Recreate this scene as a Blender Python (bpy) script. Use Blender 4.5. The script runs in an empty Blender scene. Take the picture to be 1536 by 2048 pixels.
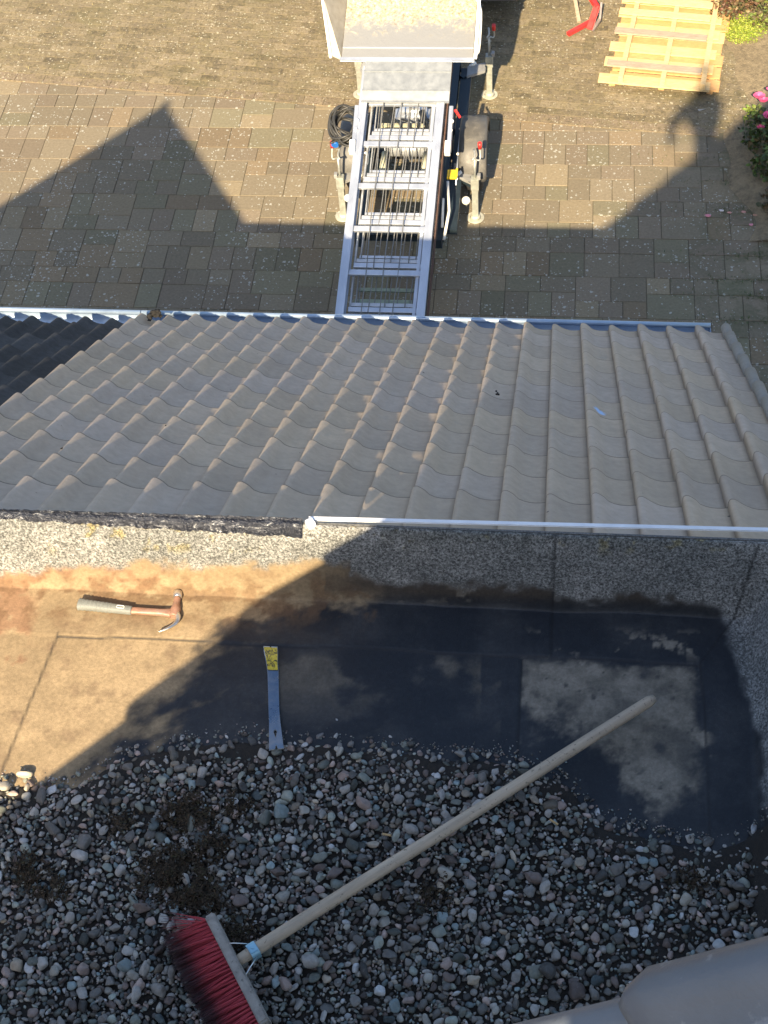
import bpy, bmesh, math, random
import numpy as np
from mathutils import Vector, Matrix, Euler
random.seed(7); rng = np.random.default_rng(7)
SC = bpy.context.scene
COL = SC.collection
R = math.radians

# ------------------------------------------------------------------ camera
H = 9.2                                   # eye height above the yard
M3 = np.array([[0.9940179341794056, 0.09221551448863971, -0.05852047007075881],
               [0.03533673353797828, -0.7785446718647867, -0.6265935757521122],
               [-0.10334244913186942, 0.6207773294817936, -0.7771459614569709]])
FPX = 3100.0
cam_d = bpy.data.cameras.new("camera"); cam = bpy.data.objects.new("camera", cam_d); COL.objects.link(cam)
cam_d.sensor_fit = 'VERTICAL'; cam_d.sensor_height = 24.0; cam_d.lens = FPX/2048*24.0
cam_d.clip_start = 0.05; cam_d.clip_end = 500
mw = Matrix(((M3[0][0], -M3[1][0], -M3[2][0], 0), (M3[0][1], -M3[1][1], -M3[2][1], 0),
             (M3[0][2], -M3[1][2], -M3[2][2], H), (0, 0, 0, 1)))
# rows of M3 are right, down, forward
cam.matrix_world = Matrix(((M3[0][0], -M3[1][0], -M3[2][0], 0), (M3[0][1], -M3[1][1], -M3[2][1], 0),
                           (M3[0][2], -M3[1][2], -M3[2][2], H), (0, 0, 0, 1)))
SC.camera = cam

# ------------------------------------------------------------------ light
SDIR = Vector((0.108, 1.0, -0.722)).normalized()      # the way sunlight travels
SUN_EL = math.asin(-SDIR.z)
W = bpy.data.worlds.new("World"); SC.world = W; W.use_nodes = True
nt = W.node_tree
bg = nt.nodes['Background']; sky = nt.nodes.new('ShaderNodeTexSky')
sky.sky_type = 'NISHITA'; sky.sun_disc = False; sky.sun_elevation = SUN_EL
sky.sun_rotation = R(186.2); sky.air_density = 1.0; sky.dust_density = 1.6; sky.ozone_density = 1.0
nt.links.new(sky.outputs[0], bg.inputs[0]); bg.inputs[1].default_value = 0.095
sd = bpy.data.lights.new("sun", 'SUN'); sun = bpy.data.objects.new("sun", sd); COL.objects.link(sun)
sd.energy = 4.8; sd.angle = R(0.48); sd.color = (1.0, 0.81, 0.54)
sun.rotation_euler = SDIR.to_track_quat('-Z', 'Y').to_euler(); sun.location = (0, -5, 20)
SC.view_settings.view_transform = 'Standard'; SC.view_settings.look = 'None'
SC.view_settings.exposure = 1.5; SC.view_settings.gamma = 1.0
SC.cycles.max_bounces = 6; SC.cycles.diffuse_bounces = 3; SC.cycles.glossy_bounces = 3
SC.cycles.use_denoising = True

# ------------------------------------------------------------------ helpers
def ray(px, py):
    return M3.T @ np.array([(px-768)/FPX, (py-1024)/FPX, 1.0])
def at(px, py, z):
    """point at height z (world) seen at photo pixel px,py"""
    r = ray(px, py); t = (z-H)/r[2]
    return Vector((r[0]*t, r[1]*t, z))
def topx(X):
    """world points (n,3) -> photo pixels"""
    c = (X-np.array([0, 0, H])) @ M3.T
    return 768+FPX*c[:, 0]/c[:, 2], 1024+FPX*c[:, 1]/c[:, 2]

def sstep(a, b, x):
    t = np.clip((x-a)/(b-a), 0, 1); return t*t*(3-2*t)
_tab = rng.random((256, 256))
def vnoise(x, y):
    xi = np.floor(x).astype(int); yi = np.floor(y).astype(int)
    fx = x-xi; fy = y-yi; fx = fx*fx*(3-2*fx); fy = fy*fy*(3-2*fy)
    g = lambda i, j: _tab[(xi+i) % 256, (yi+j) % 256]
    return (g(0, 0)*(1-fx)+g(1, 0)*fx)*(1-fy)+(g(0, 1)*(1-fx)+g(1, 1)*fx)*fy
def fbm(x, y, o=5, gain=.55, off=0.):
    s = 0; a = 1; t = 0
    for k in range(o):
        s = s+a*vnoise(x*2**k+17.3*k+off, y*2**k+5.1*k+off*1.7); t += a; a *= gain
    return s/t

# ---- materials
def _n(t, kind, **kw):
    n = t.nodes.new(kind)
    for k, v in kw.items(): setattr(n, k, v)
    return n
def base_mat(name, rough=.7, metal=0.0, spec=.5):
    m = bpy.data.materials.new(name); m.use_nodes = True
    p = m.node_tree.nodes['Principled BSDF']
    p.inputs['Roughness'].default_value = rough; p.inputs['Metallic'].default_value = metal
    p.inputs['Specular IOR Level'].default_value = spec
    return m, m.node_tree, p
def coords(t, scale=(1, 1, 1), kind='Object'):
    tc = _n(t, 'ShaderNodeTexCoord'); mp = _n(t, 'ShaderNodeMapping')
    mp.inputs['Scale'].default_value = scale
    t.links.new(tc.outputs[kind], mp.inputs[0]); return mp.outputs[0]
def noise(t, vec, scale, detail=6, rough=.6, dist=0):
    n = _n(t, 'ShaderNodeTexNoise'); n.inputs['Scale'].default_value = scale
    n.inputs['Detail'].default_value = detail; n.inputs['Roughness'].default_value = rough
    n.inputs['Distortion'].default_value = dist
    t.links.new(vec, n.inputs['Vector']); return n.outputs['Fac']
def voro(t, vec, scale, feature='F1', out='Distance', rnd=1.0):
    n = _n(t, 'ShaderNodeTexVoronoi', feature=feature); n.inputs['Scale'].default_value = scale
    n.inputs['Randomness'].default_value = rnd
    t.links.new(vec, n.inputs['Vector']); return n.outputs[out]
def ramp(t, fac, stops, interp='LINEAR'):
    r = _n(t, 'ShaderNodeValToRGB'); r.color_ramp.interpolation = interp
    e = r.color_ramp.elements
    while len(e) < len(stops): e.new(0.5)
    for i, (p, c) in enumerate(stops):
        e[i].position = p
        if isinstance(c, (int, float)): c = (c, c, c)
        e[i].color = (*c, 1)
    t.links.new(fac, r.inputs[0]); return r.outputs[0]
def mixc(t, fac, a, b, mode='MIX'):
    m = _n(t, 'ShaderNodeMix', data_type='RGBA', blend_type=mode)
    for ix, v in ((0, fac), (6, a), (7, b)):
        sock = m.inputs[ix]
        if isinstance(v, bpy.types.NodeSocket): t.links.new(v, sock)
        elif isinstance(v, (int, float)): sock.default_value = v if ix == 0 else (v, v, v, 1)
        else: sock.default_value = (*v, 1)
    return m.outputs[2]
def math_(t, op, a, b=0.0):
    m = _n(t, 'ShaderNodeMath', operation=op)
    for s, v in ((m.inputs[0], a), (m.inputs[1], b)):
        if isinstance(v, bpy.types.NodeSocket): t.links.new(v, s)
        else: s.default_value = v
    return m.outputs[0]
def bump(t, p, h, strength=.4, dist=.01):
    b = _n(t, 'ShaderNodeBump'); b.inputs['Strength'].default_value = strength; b.inputs['Distance'].default_value = dist
    t.links.new(h, b.inputs['Height']); t.links.new(b.outputs[0], p.inputs['Normal'])
def attr(t, name='Col'):
    a = _n(t, 'ShaderNodeAttribute'); a.attribute_name = name; return a.outputs['Color']

def simple(name, col, rough=.7, metal=0, var=.25, scale=12, bmp=.15, bscale=None, spec=.5, bdist=.004, stretch=(1, 1, 1), dirt=None):
    m, t, p = base_mat(name, rough, metal, spec)
    v = coords(t, stretch)
    n1 = noise(t, v, scale, 6, .65)
    lo = tuple(c*(1-var) for c in col); hi = tuple(min(1, c*(1+var)) for c in col)
    c = ramp(t, n1, [(.3, lo), (.7, hi)])
    if dirt:
        n2 = noise(t, v, scale*.37, 5, .7, .5)
        c = mixc(t, ramp(t, n2, [(.5, 0.), (.68, 1.)]), c, dirt)
    t.links.new(c, p.inputs['Base Color'])
    r = ramp(t, n1, [(.3, max(0, rough-.1)), (.7, min(1, rough+.12))]); t.links.new(r, p.inputs['Roughness'])
    if bmp: bump(t, p, noise(t, v, bscale or scale*5, 4, .6), bmp, bdist)
    return m
def attr_mat(name, rough=.8, var=.3, scale=60, bmp=.3, bscale=200, spec=.4, bdist=.003, speck=None, metal=0):
    m, t, p = base_mat(name, rough, metal, spec)
    v = coords(t); c = attr(t)
    n1 = noise(t, v, scale, 5, .65)
    c = mixc(t, 1.0, c, ramp(t, n1, [(.25, 1-var), (.75, 1+var)]), 'MULTIPLY')
    if speck: c = speck(t, v, c)
    t.links.new(c, p.inputs['Base Color'])
    if bmp: bump(t, p, noise(t, v, bscale, 4, .6), bmp, bdist)
    return m

# ---- meshes
def tag(o, label=None, cat=None, group=None, kind=None):
    if label: o['label'] = label
    if cat: o['category'] = cat
    if group: o['group'] = group
    if kind: o['kind'] = kind
    return o
def empty(name, loc, label, cat, group=None, rz=0):
    o = bpy.data.objects.new(name, None); COL.objects.link(o); o.location = loc; o.rotation_euler = (0, 0, rz)
    o.empty_display_size = .1
    return tag(o, label, cat, group)
def link(name, me, m, parent=None, world=True):
    o = bpy.data.objects.new(name, me); COL.objects.link(o)
    for mm in (m if isinstance(m, (list, tuple)) else [m]): me.materials.append(mm)
    if parent is not None:
        o.parent = parent
        if world:   # vertices were given in world space: cancel the parent chain
            o.matrix_parent_inverse = chain(parent).inverted()
    return o
def chain(o):
    mat = Matrix.Identity(4)
    while o is not None:
        mat = (o.matrix_parent_inverse @ Matrix.LocRotScale(o.location, o.rotation_euler, o.scale)) @ mat if o.parent else Matrix.LocRotScale(o.location, o.rotation_euler, o.scale) @ mat
        o = o.parent
    return mat
def pydata(name, V, F, m, parent=None, smooth=False, cols=None, world=True):
    me = bpy.data.meshes.new(name); me.from_pydata([tuple(v) for v in V], [], F); me.update()
    if smooth: me.polygons.foreach_set('use_smooth', [True]*len(me.polygons))
    if cols is not None:
        a = me.color_attributes.new('Col', 'FLOAT_COLOR', 'POINT')
        c = np.ones((len(V), 4), dtype=np.float32); c[:, :3] = np.asarray(cols)[:, :3]
        a.data.foreach_set('color', c.ravel())
    return link(name, me, m, parent, world)
def npmesh(name, V, Fq, m, parent=None, smooth=True, cols=None):
    """fast mesh: V (n,3), Fq (f,3) or (f,4)"""
    me = bpy.data.meshes.new(name); k = Fq.shape[1]
    me.vertices.add(len(V)); me.vertices.foreach_set('co', np.asarray(V, dtype=np.float32).ravel())
    me.loops.add(Fq.size); me.loops.foreach_set('vertex_index', Fq.astype(np.int32).ravel())
    me.polygons.add(len(Fq)); me.polygons.foreach_set('loop_start', np.arange(0, Fq.size, k, dtype=np.int32))
    me.update(calc_edges=True)
    me.polygons.foreach_set('use_smooth', np.full(len(Fq), bool(smooth)))
    if cols is not None:
        a = me.color_attributes.new('Col', 'FLOAT_COLOR', 'POINT')
        c = np.ones((len(V), 4), dtype=np.float32); c[:, :3] = cols
        a.data.foreach_set('color', c.ravel())
    me.validate(); 
    return link(name, me, m, parent)
class MB:
    """collects shapes in world space, builds ONE mesh"""
    def __init__(s): s.bm = bmesh.new()
    def box(s, c, size, rot=None, bev=0.0, axes=None):
        r = bmesh.ops.create_cube(s.bm, size=1.0); vs = r['verts']
        if axes is not None: rm = Matrix((axes[0], axes[1], axes[2])).transposed()
        else: rm = Euler(rot or (0, 0, 0)).to_matrix()
        for v in vs: v.co = rm @ Vector((v.co.x*size[0], v.co.y*size[1], v.co.z*size[2])) + Vector(c)
        if bev:
            es = list({e for v in vs for e in v.link_edges})
            bmesh.ops.bevel(s.bm, geom=es, offset=bev, segments=2, affect='EDGES', profile=.6)
        return s
    def bar(s, a, b, w, h, up=(0, 0, 1), bev=0.0):
        a = Vector(a); b = Vector(b); d = (b-a); L = d.length; d.normalize()
        side = d.cross(Vector(up)).normalized(); u = side.cross(d).normalized()
        return s.box((a+b)/2, (L, w, h), axes=(d, side, u), bev=bev)
    def tube(s, pts, r, n=8, cap=True, smoothpts=0):
        pts = [Vector(p) for p in pts]
        if smoothpts: pts = catmull(pts, smoothpts)
        rs = r if isinstance(r, (list, tuple)) else [r]*len(pts)
        if len(rs) != len(pts): rs = list(np.interp(np.linspace(0, 1, len(pts)), np.linspace(0, 1, len(rs)), rs))
        rings = []; up = None
        for i, p in enumerate(pts):
            d = (pts[min(i+1, len(pts)-1)]-pts[max(i-1, 0)]).normalized()
            if up is None: up = d.orthogonal().normalized()
            up = (up-d*up.dot(d)).normalized(); sd_ = d.cross(up)
            rings.append([s.bm.verts.new(p+(up*math.cos(2*math.pi*k/n)+sd_*math.sin(2*math.pi*k/n))*rs[i]) for k in range(n)])
        for i in range(len(rings)-1):
            for k in range(n):
                f = s.bm.faces.new((rings[i][k], rings[i][(k+1) % n], rings[i+1][(k+1) % n], rings[i+1][k])); f.smooth = True
        if cap:
            s.bm.faces.new(rings[0][::-1]); s.bm.faces.new(rings[-1])
        return s
    def cyl(s, a, b, r, n=20): return s.tube([a, b], r, n)
    def ball(s, c, r, sc=(1, 1, 1)):
        q = bmesh.ops.create_uvsphere(s.bm, u_segments=14, v_segments=9, radius=1.0)
        for v in q['verts']: v.co = Vector((v.co.x*r*sc[0], v.co.y*r*sc[1], v.co.z*r*sc[2]))+Vector(c)
        for f in {f for v in q['verts'] for f in v.link_faces}: f.smooth = True
        return s
    def prism(s, poly, n, th, bev=0):
        """poly: 3d outline, extruded along n by th"""
        n = Vector(n); a = [s.bm.verts.new(Vector(p)) for p in poly]; b = [s.bm.verts.new(Vector(p)+n*th) for p in poly]
        fs = [s.bm.faces.new(a[::-1]), s.bm.faces.new(b)]
        for i in range(len(a)): fs.append(s.bm.faces.new((a[i], a[(i+1) % len(a)], b[(i+1) % len(a)], b[i])))
        if bev:
            bmesh.ops.bevel(s.bm, geom=[e for e in {e for f in fs for e in f.edges}], offset=bev, segments=2, affect='EDGES')
        return s
    def quad(s, *p):
        s.bm.faces.new([s.bm.verts.new(Vector(q)) for q in p]); return s
    def build(s, name, m, parent=None):
        bmesh.ops.recalc_face_normals(s.bm, faces=s.bm.faces)
        me = bpy.data.meshes.new(name); s.bm.to_mesh(me); s.bm.free()
        return link(name, me, m, parent)
def catmull(P, k):
    out = []
    for i in range(len(P)-1):
        p0 = P[max(i-1, 0)]; p1 = P[i]; p2 = P[i+1]; p3 = P[min(i+2, len(P)-1)]
        for j in range(k):
            t = j/k
            out.append(.5*((2*p1)+(p2-p0)*t+(2*p0-5*p1+4*p2-p3)*t*t+(3*p1-p0-3*p2+p3)*t**3))
    out.append(P[-1]); return out

# ------------------------------------------------------------------ shared materials
ALU = simple('aluminium', (.54, .58, .64), .42, .65, .10, 9, .12, 70, stretch=(1, .25, 1))
ALU_DULL = simple('dull_aluminium', (.50, .52, .54), .5, .65, .16, 14, .15, 90)
ZINC = simple('galvanised_steel', (.42, .43, .40), .5, .55, .22, 30, .2, 120)
STEELBLK = simple('black_steel', (.025, .027, .03), .5, .1, .3, 20, .15)
STEELBLUE = simple('dark_teal_paint', (.02, .032, .042), .45, .1, .25, 14, .1)
RUBBER = simple('rubber', (.03, .03, .03), .75, 0, .3, 40, .2)
PLAST = simple('grey_fender_plastic', (.085, .082, .076), .5, 0, .18, 16, .15, 120, dirt=(.15, .14, .12))
RED = simple('red_paint', (.62, .035, .03), .45, 0, .2, 20, .1)
WHITEP = simple('white_plastic', (.75, .74, .68), .45, 0, .08, 20, .05)
BLUEP = simple('blue_plastic', (.02, .13, .45), .4, 0, .1, 20, .05)
ROPE = simple('steel_cable', (.22, .22, .21), .5, .5, .2, 60, .1)
BROWNST = simple('rusty_brown_strip', (.09, .05, .038), .7, .1, .3, 12, .2)
YEL = simple('yellow_label', (.65, .45, .03), .5, 0, .2, 40, .05)
WALL = simple('wall_plaster', (.72, .69, .63), .9, 0, .1, 4, .3, 80)
DARKST = simple('dark_steel', (.05, .055, .06), .45, .6, .3, 25, .15)
# ================================================================== GROUND
def lichen(t, v, c, dens=.62, col=(.40, .40, .35)):
    cl = noise(t, v, 1.3, 5, .7, .8)
    vv = _n(t, 'ShaderNodeVectorMath', operation='ADD'); t.links.new(v, vv.inputs[0])
    nz = _n(t, 'ShaderNodeTexNoise'); nz.inputs['Scale'].default_value = 40; t.links.new(v, nz.inputs['Vector'])
    sc = _n(t, 'ShaderNodeVectorMath', operation='SCALE'); t.links.new(nz.outputs['Color'], sc.inputs[0]); sc.inputs['Scale'].default_value = .028
    t.links.new(sc.outputs[0], vv.inputs[1]); v2 = vv.outputs[0]
    out = c
    for scale, thr, k0 in ((26, .36, .54), (47, .40, .53), (13, .15, .58)):
        n = _n(t, 'ShaderNodeTexVoronoi', feature='F1'); n.inputs['Scale'].default_value = scale
        t.links.new(v2, n.inputs['Vector'])
        sp = _n(t, 'ShaderNodeSeparateColor'); t.links.new(n.outputs['Color'], sp.inputs[0])
        keep = math_(t, 'GREATER_THAN', math_(t, 'ADD', math_(t, 'MULTIPLY', sp.outputs[0], .45), cl), k0+.28)
        size = math_(t, 'MULTIPLY', sp.outputs[1], thr)
        spot = math_(t, 'LESS_THAN', n.outputs['Distance'], size)
        f = math_(t, 'MULTIPLY', math_(t, 'MULTIPLY', keep, spot), .75)
        out = mixc(t, f, out, col)
    return out
def moss_x(t, v, c):
    """green moss growing towards the planted border"""
    c = lichen(t, v, c)
    s = _n(t, 'ShaderNodeSeparateXYZ'); t.links.new(v, s.inputs[0])
    m = math_(t, 'MULTIPLY', ramp(t, math_(t, 'MULTIPLY', s.outputs[0], .4), [(.3, 0.), (.9, 1.)]), ramp(t, noise(t, v, 3.0, 6, .7, .8), [(.45, 0.), (.62, 1.)]))
    return mixc(t, math_(t, 'MULTIPLY', m, .75), c, (.05, .065, .025))
SLAB = attr_mat('concrete_slab', .85, .22, 45, .35, 260, .3, .003, moss_x)
def weedy(t, v, c):
    c = mixc(t, ramp(t, noise(t, v, 15, 8, .8, .6), [(.42, 0.), (.62, .75)]), c, (.26, .21, .115))
    c = mixc(t, ramp(t, noise(t, v, 38, 5, .8, .3), [(.50, 0.), (.62, .8)]), c, (.085, .07, .035))
    c = mixc(t, ramp(t, noise(t, v, 2.1, 5, .7, .6), [(.5, 0.), (.75, .5)]), c, (.13, .12, .055))
    c = lichen(t, v, c, col=(.46, .43, .32))
    return mixc(t, ramp(t, voro(t, v, 75), [(.0, .5), (.16, 0.)]), c, (.42, .36, .2))
BRICK = attr_mat('weedy_brick_paver', .9, .3, 60, .7, 180, .3, .01, weedy)
SOILM = simple('joint_soil', (.10, .083, .052), .95, 0, .4, 30, .8, 120, bdist=.01)
GROUND = simple('ground_soil', (.13, .11, .075), .95, 0, .4, 3, .6, 60, bdist=.01)

def plane_sheet(name, x0, x1, y0, y1, z, m, kind='structure'):
    return tag(pydata(name, [(x0, y0, z), (x1, y0, z), (x1, y1, z), (x0, y1, z)], [(0, 1, 2, 3)], m), kind=kind)
tag(plane_sheet('ground', -120, 120, -120, 160, -.03, GROUND), 'bare sandy ground around the paved yard')
def line_y(x): return 12.30-.113*x                # seam between big slabs and small bricks

def slab_mesh(name, cells, mat, gap, bev, zj, m_kind='structure', rough_edge=.0):
    V = []; F = []; C = []
    for (cx_, cy_, w, d, ang, col, z) in cells:
        w -= gap; d -= gap; ca, sa = math.cos(ang), math.sin(ang)
        tx, ty = rng.normal(0, zj, 2)
        b = len(V)
        for ring, (ins, dz) in enumerate(((0, -.03), (0, -bev*.8), (bev, 0))):
            for sx, sy in ((-1, -1), (1, -1), (1, 1), (-1, 1)):
                lx = sx*(w/2-ins); ly = sy*(d/2-ins)
                V.append((cx_+lx*ca-ly*sa, cy_+lx*sa+ly*ca, z+dz+tx*lx+ty*ly)); C.append(col)
        for r_ in (0, 4):
            for k in range(4): F.append((b+r_+k, b+r_+(k+1) % 4, b+r_+4+(k+1) % 4, b+r_+4+k))
        F.append((b+8, b+9, b+10, b+11))
    o = npmesh(name, np.array(V), np.array(F), mat, smooth=False, cols=np.array(C))
    return tag(o, kind=m_kind)
def slabcol():
    k = random.random(); g = random.choice((random.uniform(.138, .168), random.uniform(.128, .178)))
    if k < .45: c = (g*1.02, g, g*.97)
    elif k < .65: c = (g*1.03, g*.98, g*.97)
    elif k < .8: c = (g*1.1, g*1.0, g*.9)
    elif k < .92: c = (g*.97, g*1.01, g*.93)
    else: c = (g*1.25, g*1.2, g*1.1)
    return (c[0]*1.14, c[1]*.97, c[2]*.68)
cells = []
T = [ # modules .6 wide x .5 deep, x y w d
 [(0, 0, .3, .3), (.3, 0, .3, .3), (0, .3, .3, .2), (.3, .3, .3, .2)],
 [(0, 0, .2, .2), (.2, 0, .2, .2), (.4, 0, .2, .2), (0, .2, .3, .3), (.3, .2, .3, .3)],
 [(0, 0, .3, .3), (0, .3, .3, .2), (.3, 0, .3, .2), (.3, .2, .3, .3)],
 [(0, 0, .2, .3), (.2, 0, .2, .3), (.4, 0, .2, .3), (0, .3, .3, .2), (.3, .3, .3, .2)],
 [(0, 0, .3, .2), (.3, 0, .3, .2), (0, .2, .2, .3), (.2, .2, .4, .3)],
 [(0, 0, .4, .3), (.4, 0, .2, .3), (0, .3, .2, .2), (.2, .3, .2, .2), (.4, .3, .2, .2)]]
for j in range(0, 16):
    y0 = 6.02+j*.5; off = (j*.37) % .6
    for i in range(-16, 12):
        x0 = i*.6+off
        for (a, b, w, d) in random.choice(T):
            cx_, cy_ = x0+a+w/2, y0+b+d/2
            if cy_ > line_y(cx_)+.05 or cx_ > 3.2 or cx_ < -9: continue
            if cx_-w/2 > 1.0 and random.random() < .0: continue
            cells.append((cx_, cy_, w, d, 0, slabcol(), random.uniform(-.002, .002)))
tag(slab_mesh('pavement', cells, SLAB, .005, .003, .002), 'grey and brownish concrete slabs paving the yard beyond the roof')
plane_sheet('joint_bed', -9, 3.3, 5.9, 17.5, -.006, SOILM)
WEEDB = simple('weed_filled_joints', (.19, .155, .08), .95, 0, .35, 40, .6, 140, bdist=.006, dirt=(.13, .12, .06))
tag(pydata('weedy_joint_bed', [(-9, line_y(-9)-.06, .0062), (3.3, line_y(3.3)-.06, .0062), (3.3, 17.4, .0062), (-9, 17.4, .0062)], [(0, 1, 2, 3)], WEEDB), kind='structure')
cells = []
ang = -math.atan(.113); ca, sa = math.cos(ang), math.sin(ang)
for j in range(0, 48):
    for i in range(-32, 26):
        u = i*.2+(.1 if j % 2 else 0); v_ = j*.1
        bx = u*ca-v_*sa; by = 12.30+u*sa+v_*ca
        if bx > 3 or bx < -7.5 or by > 17: continue
        g = random.choice((random.uniform(.12, .17), random.uniform(.08, .21)))
        cells.append((bx, by, .2, .1, ang, (g*1.25, g*1.03, g*.70), .009+random.uniform(-.001, .001)))
# border course of larger slabs laid along the seam
u = -6.8
while u < 2.6:
    w = random.choice((.2, .3)); cx_ = u+w/2
    if cx_ < 1.6:
        g = random.uniform(.14, .19)
        cells.append((cx_*ca, 12.30+cx_*sa-.12, w, .135, ang, (g*1.25, g*.97, g*.7), .008))
    u += w
tag(slab_mesh('brick_pavement', cells, BRICK, .003, .001, .003), 'small weathered bricks full of dry weeds in the far part of the yard')

# ================================================================== HOUSE
BETA = math.atan2(5.916-3.907, 6.072-3.108)       # slope of the low tiled roof
BETA = R(34.13)
cb, sb = math.cos(BETA), math.sin(BETA)
TOPY, TOPZ = 3.10, H-3.907
def roofpt(x, v, w):          # v down the slope from the top strip, w outwards
    return (x, TOPY+v*cb+w*sb, TOPZ-v*sb+w*cb)
PROF = [(0, -.010), (.008, .013), (.03, .0235), (.075, .028), (.13, .028), (.20, .0225), (.29, .0125), (.40, .003), (.53, -.0055), (.66, -.010), (.78, -.011), (.88, -.0105), (.95, -.009), (1.0, -.008)]
def onroof(a, b, w):      # point seen at a pixel on the plane of the low roof, w above it
    r = ray(a, b); n_ = np.array([0, sb, cb]); d = n_ @ (np.array([0, TOPY, TOPZ-H]))+w; t = d/(n_ @ r); return Vector((r[0]*t, r[1]*t, r[2]*t+H))
def tile_speck(t, v, c):
    c = mixc(t, ramp(t, noise(t, v, 2.4, 6, .7, .5), [(.40, 0.), (.72, .35)]), c, (.29, .235, .185))
    c = mixc(t, ramp(t, noise(t, v, 9, 6, .7, 1.0), [(.60, 0.), (.74, .3)]), c, (.36, .34, .30))
    c = mixc(t, ramp(t, voro(t, v, 4.3), [(.0, .85), (.022, .8), (.03, 0.)]), c, (.05, .045, .04))
    c = mixc(t, ramp(t, voro(t, v, 11), [(.0, .7), (.03, .6), (.045, 0.)]), c, (.12, .105, .09))
    q = onroof(1199, 822, .0)      # light blue smear of paint on one tile
    d = _n(t, 'ShaderNodeVectorMath', operation='DISTANCE'); t.links.new(v, d.inputs[0]); d.inputs[1].default_value = q
    sm = math_(t, 'ADD', d.outputs['Value'], math_(t, 'MULTIPLY', noise(t, v, 38, 5, .7, .5), .05))
    c = mixc(t, ramp(t, sm, [(.042, .85), (.056, 0.)]), c, (.38, .60, .92))
    return mixc(t, ramp(t, voro(t, v, 380), [(.0, .35), (.25, 0.)]), c, (.12, .11, .10))
TILE = attr_mat('brown_grey_concrete_tile', .82, .12, 30, .35, 420, .35, .0015, tile_speck)
def dark_speck(t, v, c):
    return mixc(t, ramp(t, voro(t, v, 130), [(.0, .7), (.13, 0.)]), c, (.22, .23, .22))
TILED = attr_mat('dark_concrete_tile', .85, .35, 25, .5, 250, .3, .002, dark_speck)
def tiles(name, x0, nwaves, nrow, gauge, mat, parent, colf, wav=.15, z_off=0, fpt=roofpt, vstart=0.0, th=.021, clipx=None, len_extra=.05, lastlen=.21, vclip=-.073, edged=.36):
    V = []; F = []; C = []
    for j in range(nrow):
        for i in range(nwaves):
            if i % 2 == 0:
                jv, jw, jt = rng.normal(0, .003), rng.normal(0, .0015), rng.normal(0, .0015); tc = colf(i//2, j)
            wc = random.uniform(.93, 1.07)
            col = tuple(c*wc for c in tc)
            xa = x0+i*wav; b = len(V); np_ = len(PROF)
            seam = .007 if i % 2 == 0 else 0
            ge = lastlen if (lastlen and j == nrow-1) else gauge
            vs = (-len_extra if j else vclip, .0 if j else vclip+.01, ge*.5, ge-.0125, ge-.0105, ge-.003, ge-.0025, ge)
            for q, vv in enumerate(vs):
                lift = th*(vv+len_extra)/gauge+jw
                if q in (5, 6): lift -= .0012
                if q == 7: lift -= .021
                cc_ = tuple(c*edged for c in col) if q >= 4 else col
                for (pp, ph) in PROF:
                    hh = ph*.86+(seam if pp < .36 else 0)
                    V.append(fpt(xa+pp*wav, vstart+j*gauge+vv+jv, hh+lift+z_off)); C.append(tuple(c*(.55 if pp < .004 or pp > .99 else .8 if pp > .94 or pp < .01 else 1) for c in cc_))  # groove colour darkened for dirt and for the shade between rolls
            for q in range(len(vs)-1):
                if q == 5: continue
                for k in range(np_-1):
                    F.append((b+q*np_+k, b+q*np_+k+1, b+(q+1)*np_+k+1, b+(q+1)*np_+k))
            # little drop faces at the left flank so rolls read as solid
            n0 = len(V)
            for q, vv in enumerate(vs):
                p = V[b+q*np_]; V.append(tuple(np.array(p)-np.array(fpt(0, 0, .03))+np.array(fpt(0, 0, 0)))); C.append(col)
            for q in range(len(vs)-1): F.append((b+q*np_, b+(q+1)*np_, n0+q+1, n0+q))
            if i == nwaves-1:
                n1 = len(V)
                for q, vv in enumerate(vs):
                    p = V[b+q*np_+np_-1]; V.append(tuple(np.array(p)-np.array(fpt(0, 0, .06))+np.array(fpt(0, 0, 0)))); C.append(col)
                for q in range(len(vs)-1): F.append((b+q*np_+np_-1, b+(q+1)*np_+np_-1, n1+q+1, n1+q))
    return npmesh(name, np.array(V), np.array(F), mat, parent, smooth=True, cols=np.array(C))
house = empty('house', (-.7, 3, 0), 'house with low brown tiled roof, gravelled flat roof and steep roof beside the viewer', 'house')
def tcol(i, j):
    g = random.uniform(.365, .405); w = random.uniform(-.75, .75)
    return (g*(1.25+.05*w), g*(1.0+.01*w), g*(.76-.06*w))
LX0 = -2.25; GA = .3026
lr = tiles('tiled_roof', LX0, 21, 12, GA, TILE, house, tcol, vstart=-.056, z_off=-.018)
# narrow roll closing the verge on the right
V = []
mb = MB()
for j in range(12):
    v0 = -.056+j*GA; v1 = v0+(GA if j < 11 else .21)
    a = roofpt(LX0+21*.15+.012, max(v0-.03, .01), -.006); b = roofpt(LX0+21*.15+.012, v1-.003, .018)
    mb.tube([a, b], [.024, .027], 12)
mb.build('verge_roll', simple('verge_tile', (.25, .235, .21), .85, 0, .15, 30, .3, 300), house)
# roof deck under the tiles: a solid wedge
def wedge(name, x0, x1, parent, mat, v0=.03, v1=3.42, w0=-.11, w1=-.055):
    m = MB(); ps = []
    for x in (x0, x1):
        ps.append([roofpt(x, v0, w0), roofpt(x, v1, w0), roofpt(x, v1, w1), roofpt(x, v0, w1)])
    m.quad(*ps[0]); m.quad(*ps[1])
    for k in range(4): m.quad(ps[0][k], ps[0][(k+1) % 4], ps[1][(k+1) % 4], ps[1][k])
    return m.build(name, mat, parent)
WOODD = simple('roof_boards', (.12, .09, .06), .8, 0, .3, 12, .2)
wedge('roof_boards', LX0+.01, .87, house, WOODD)
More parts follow.
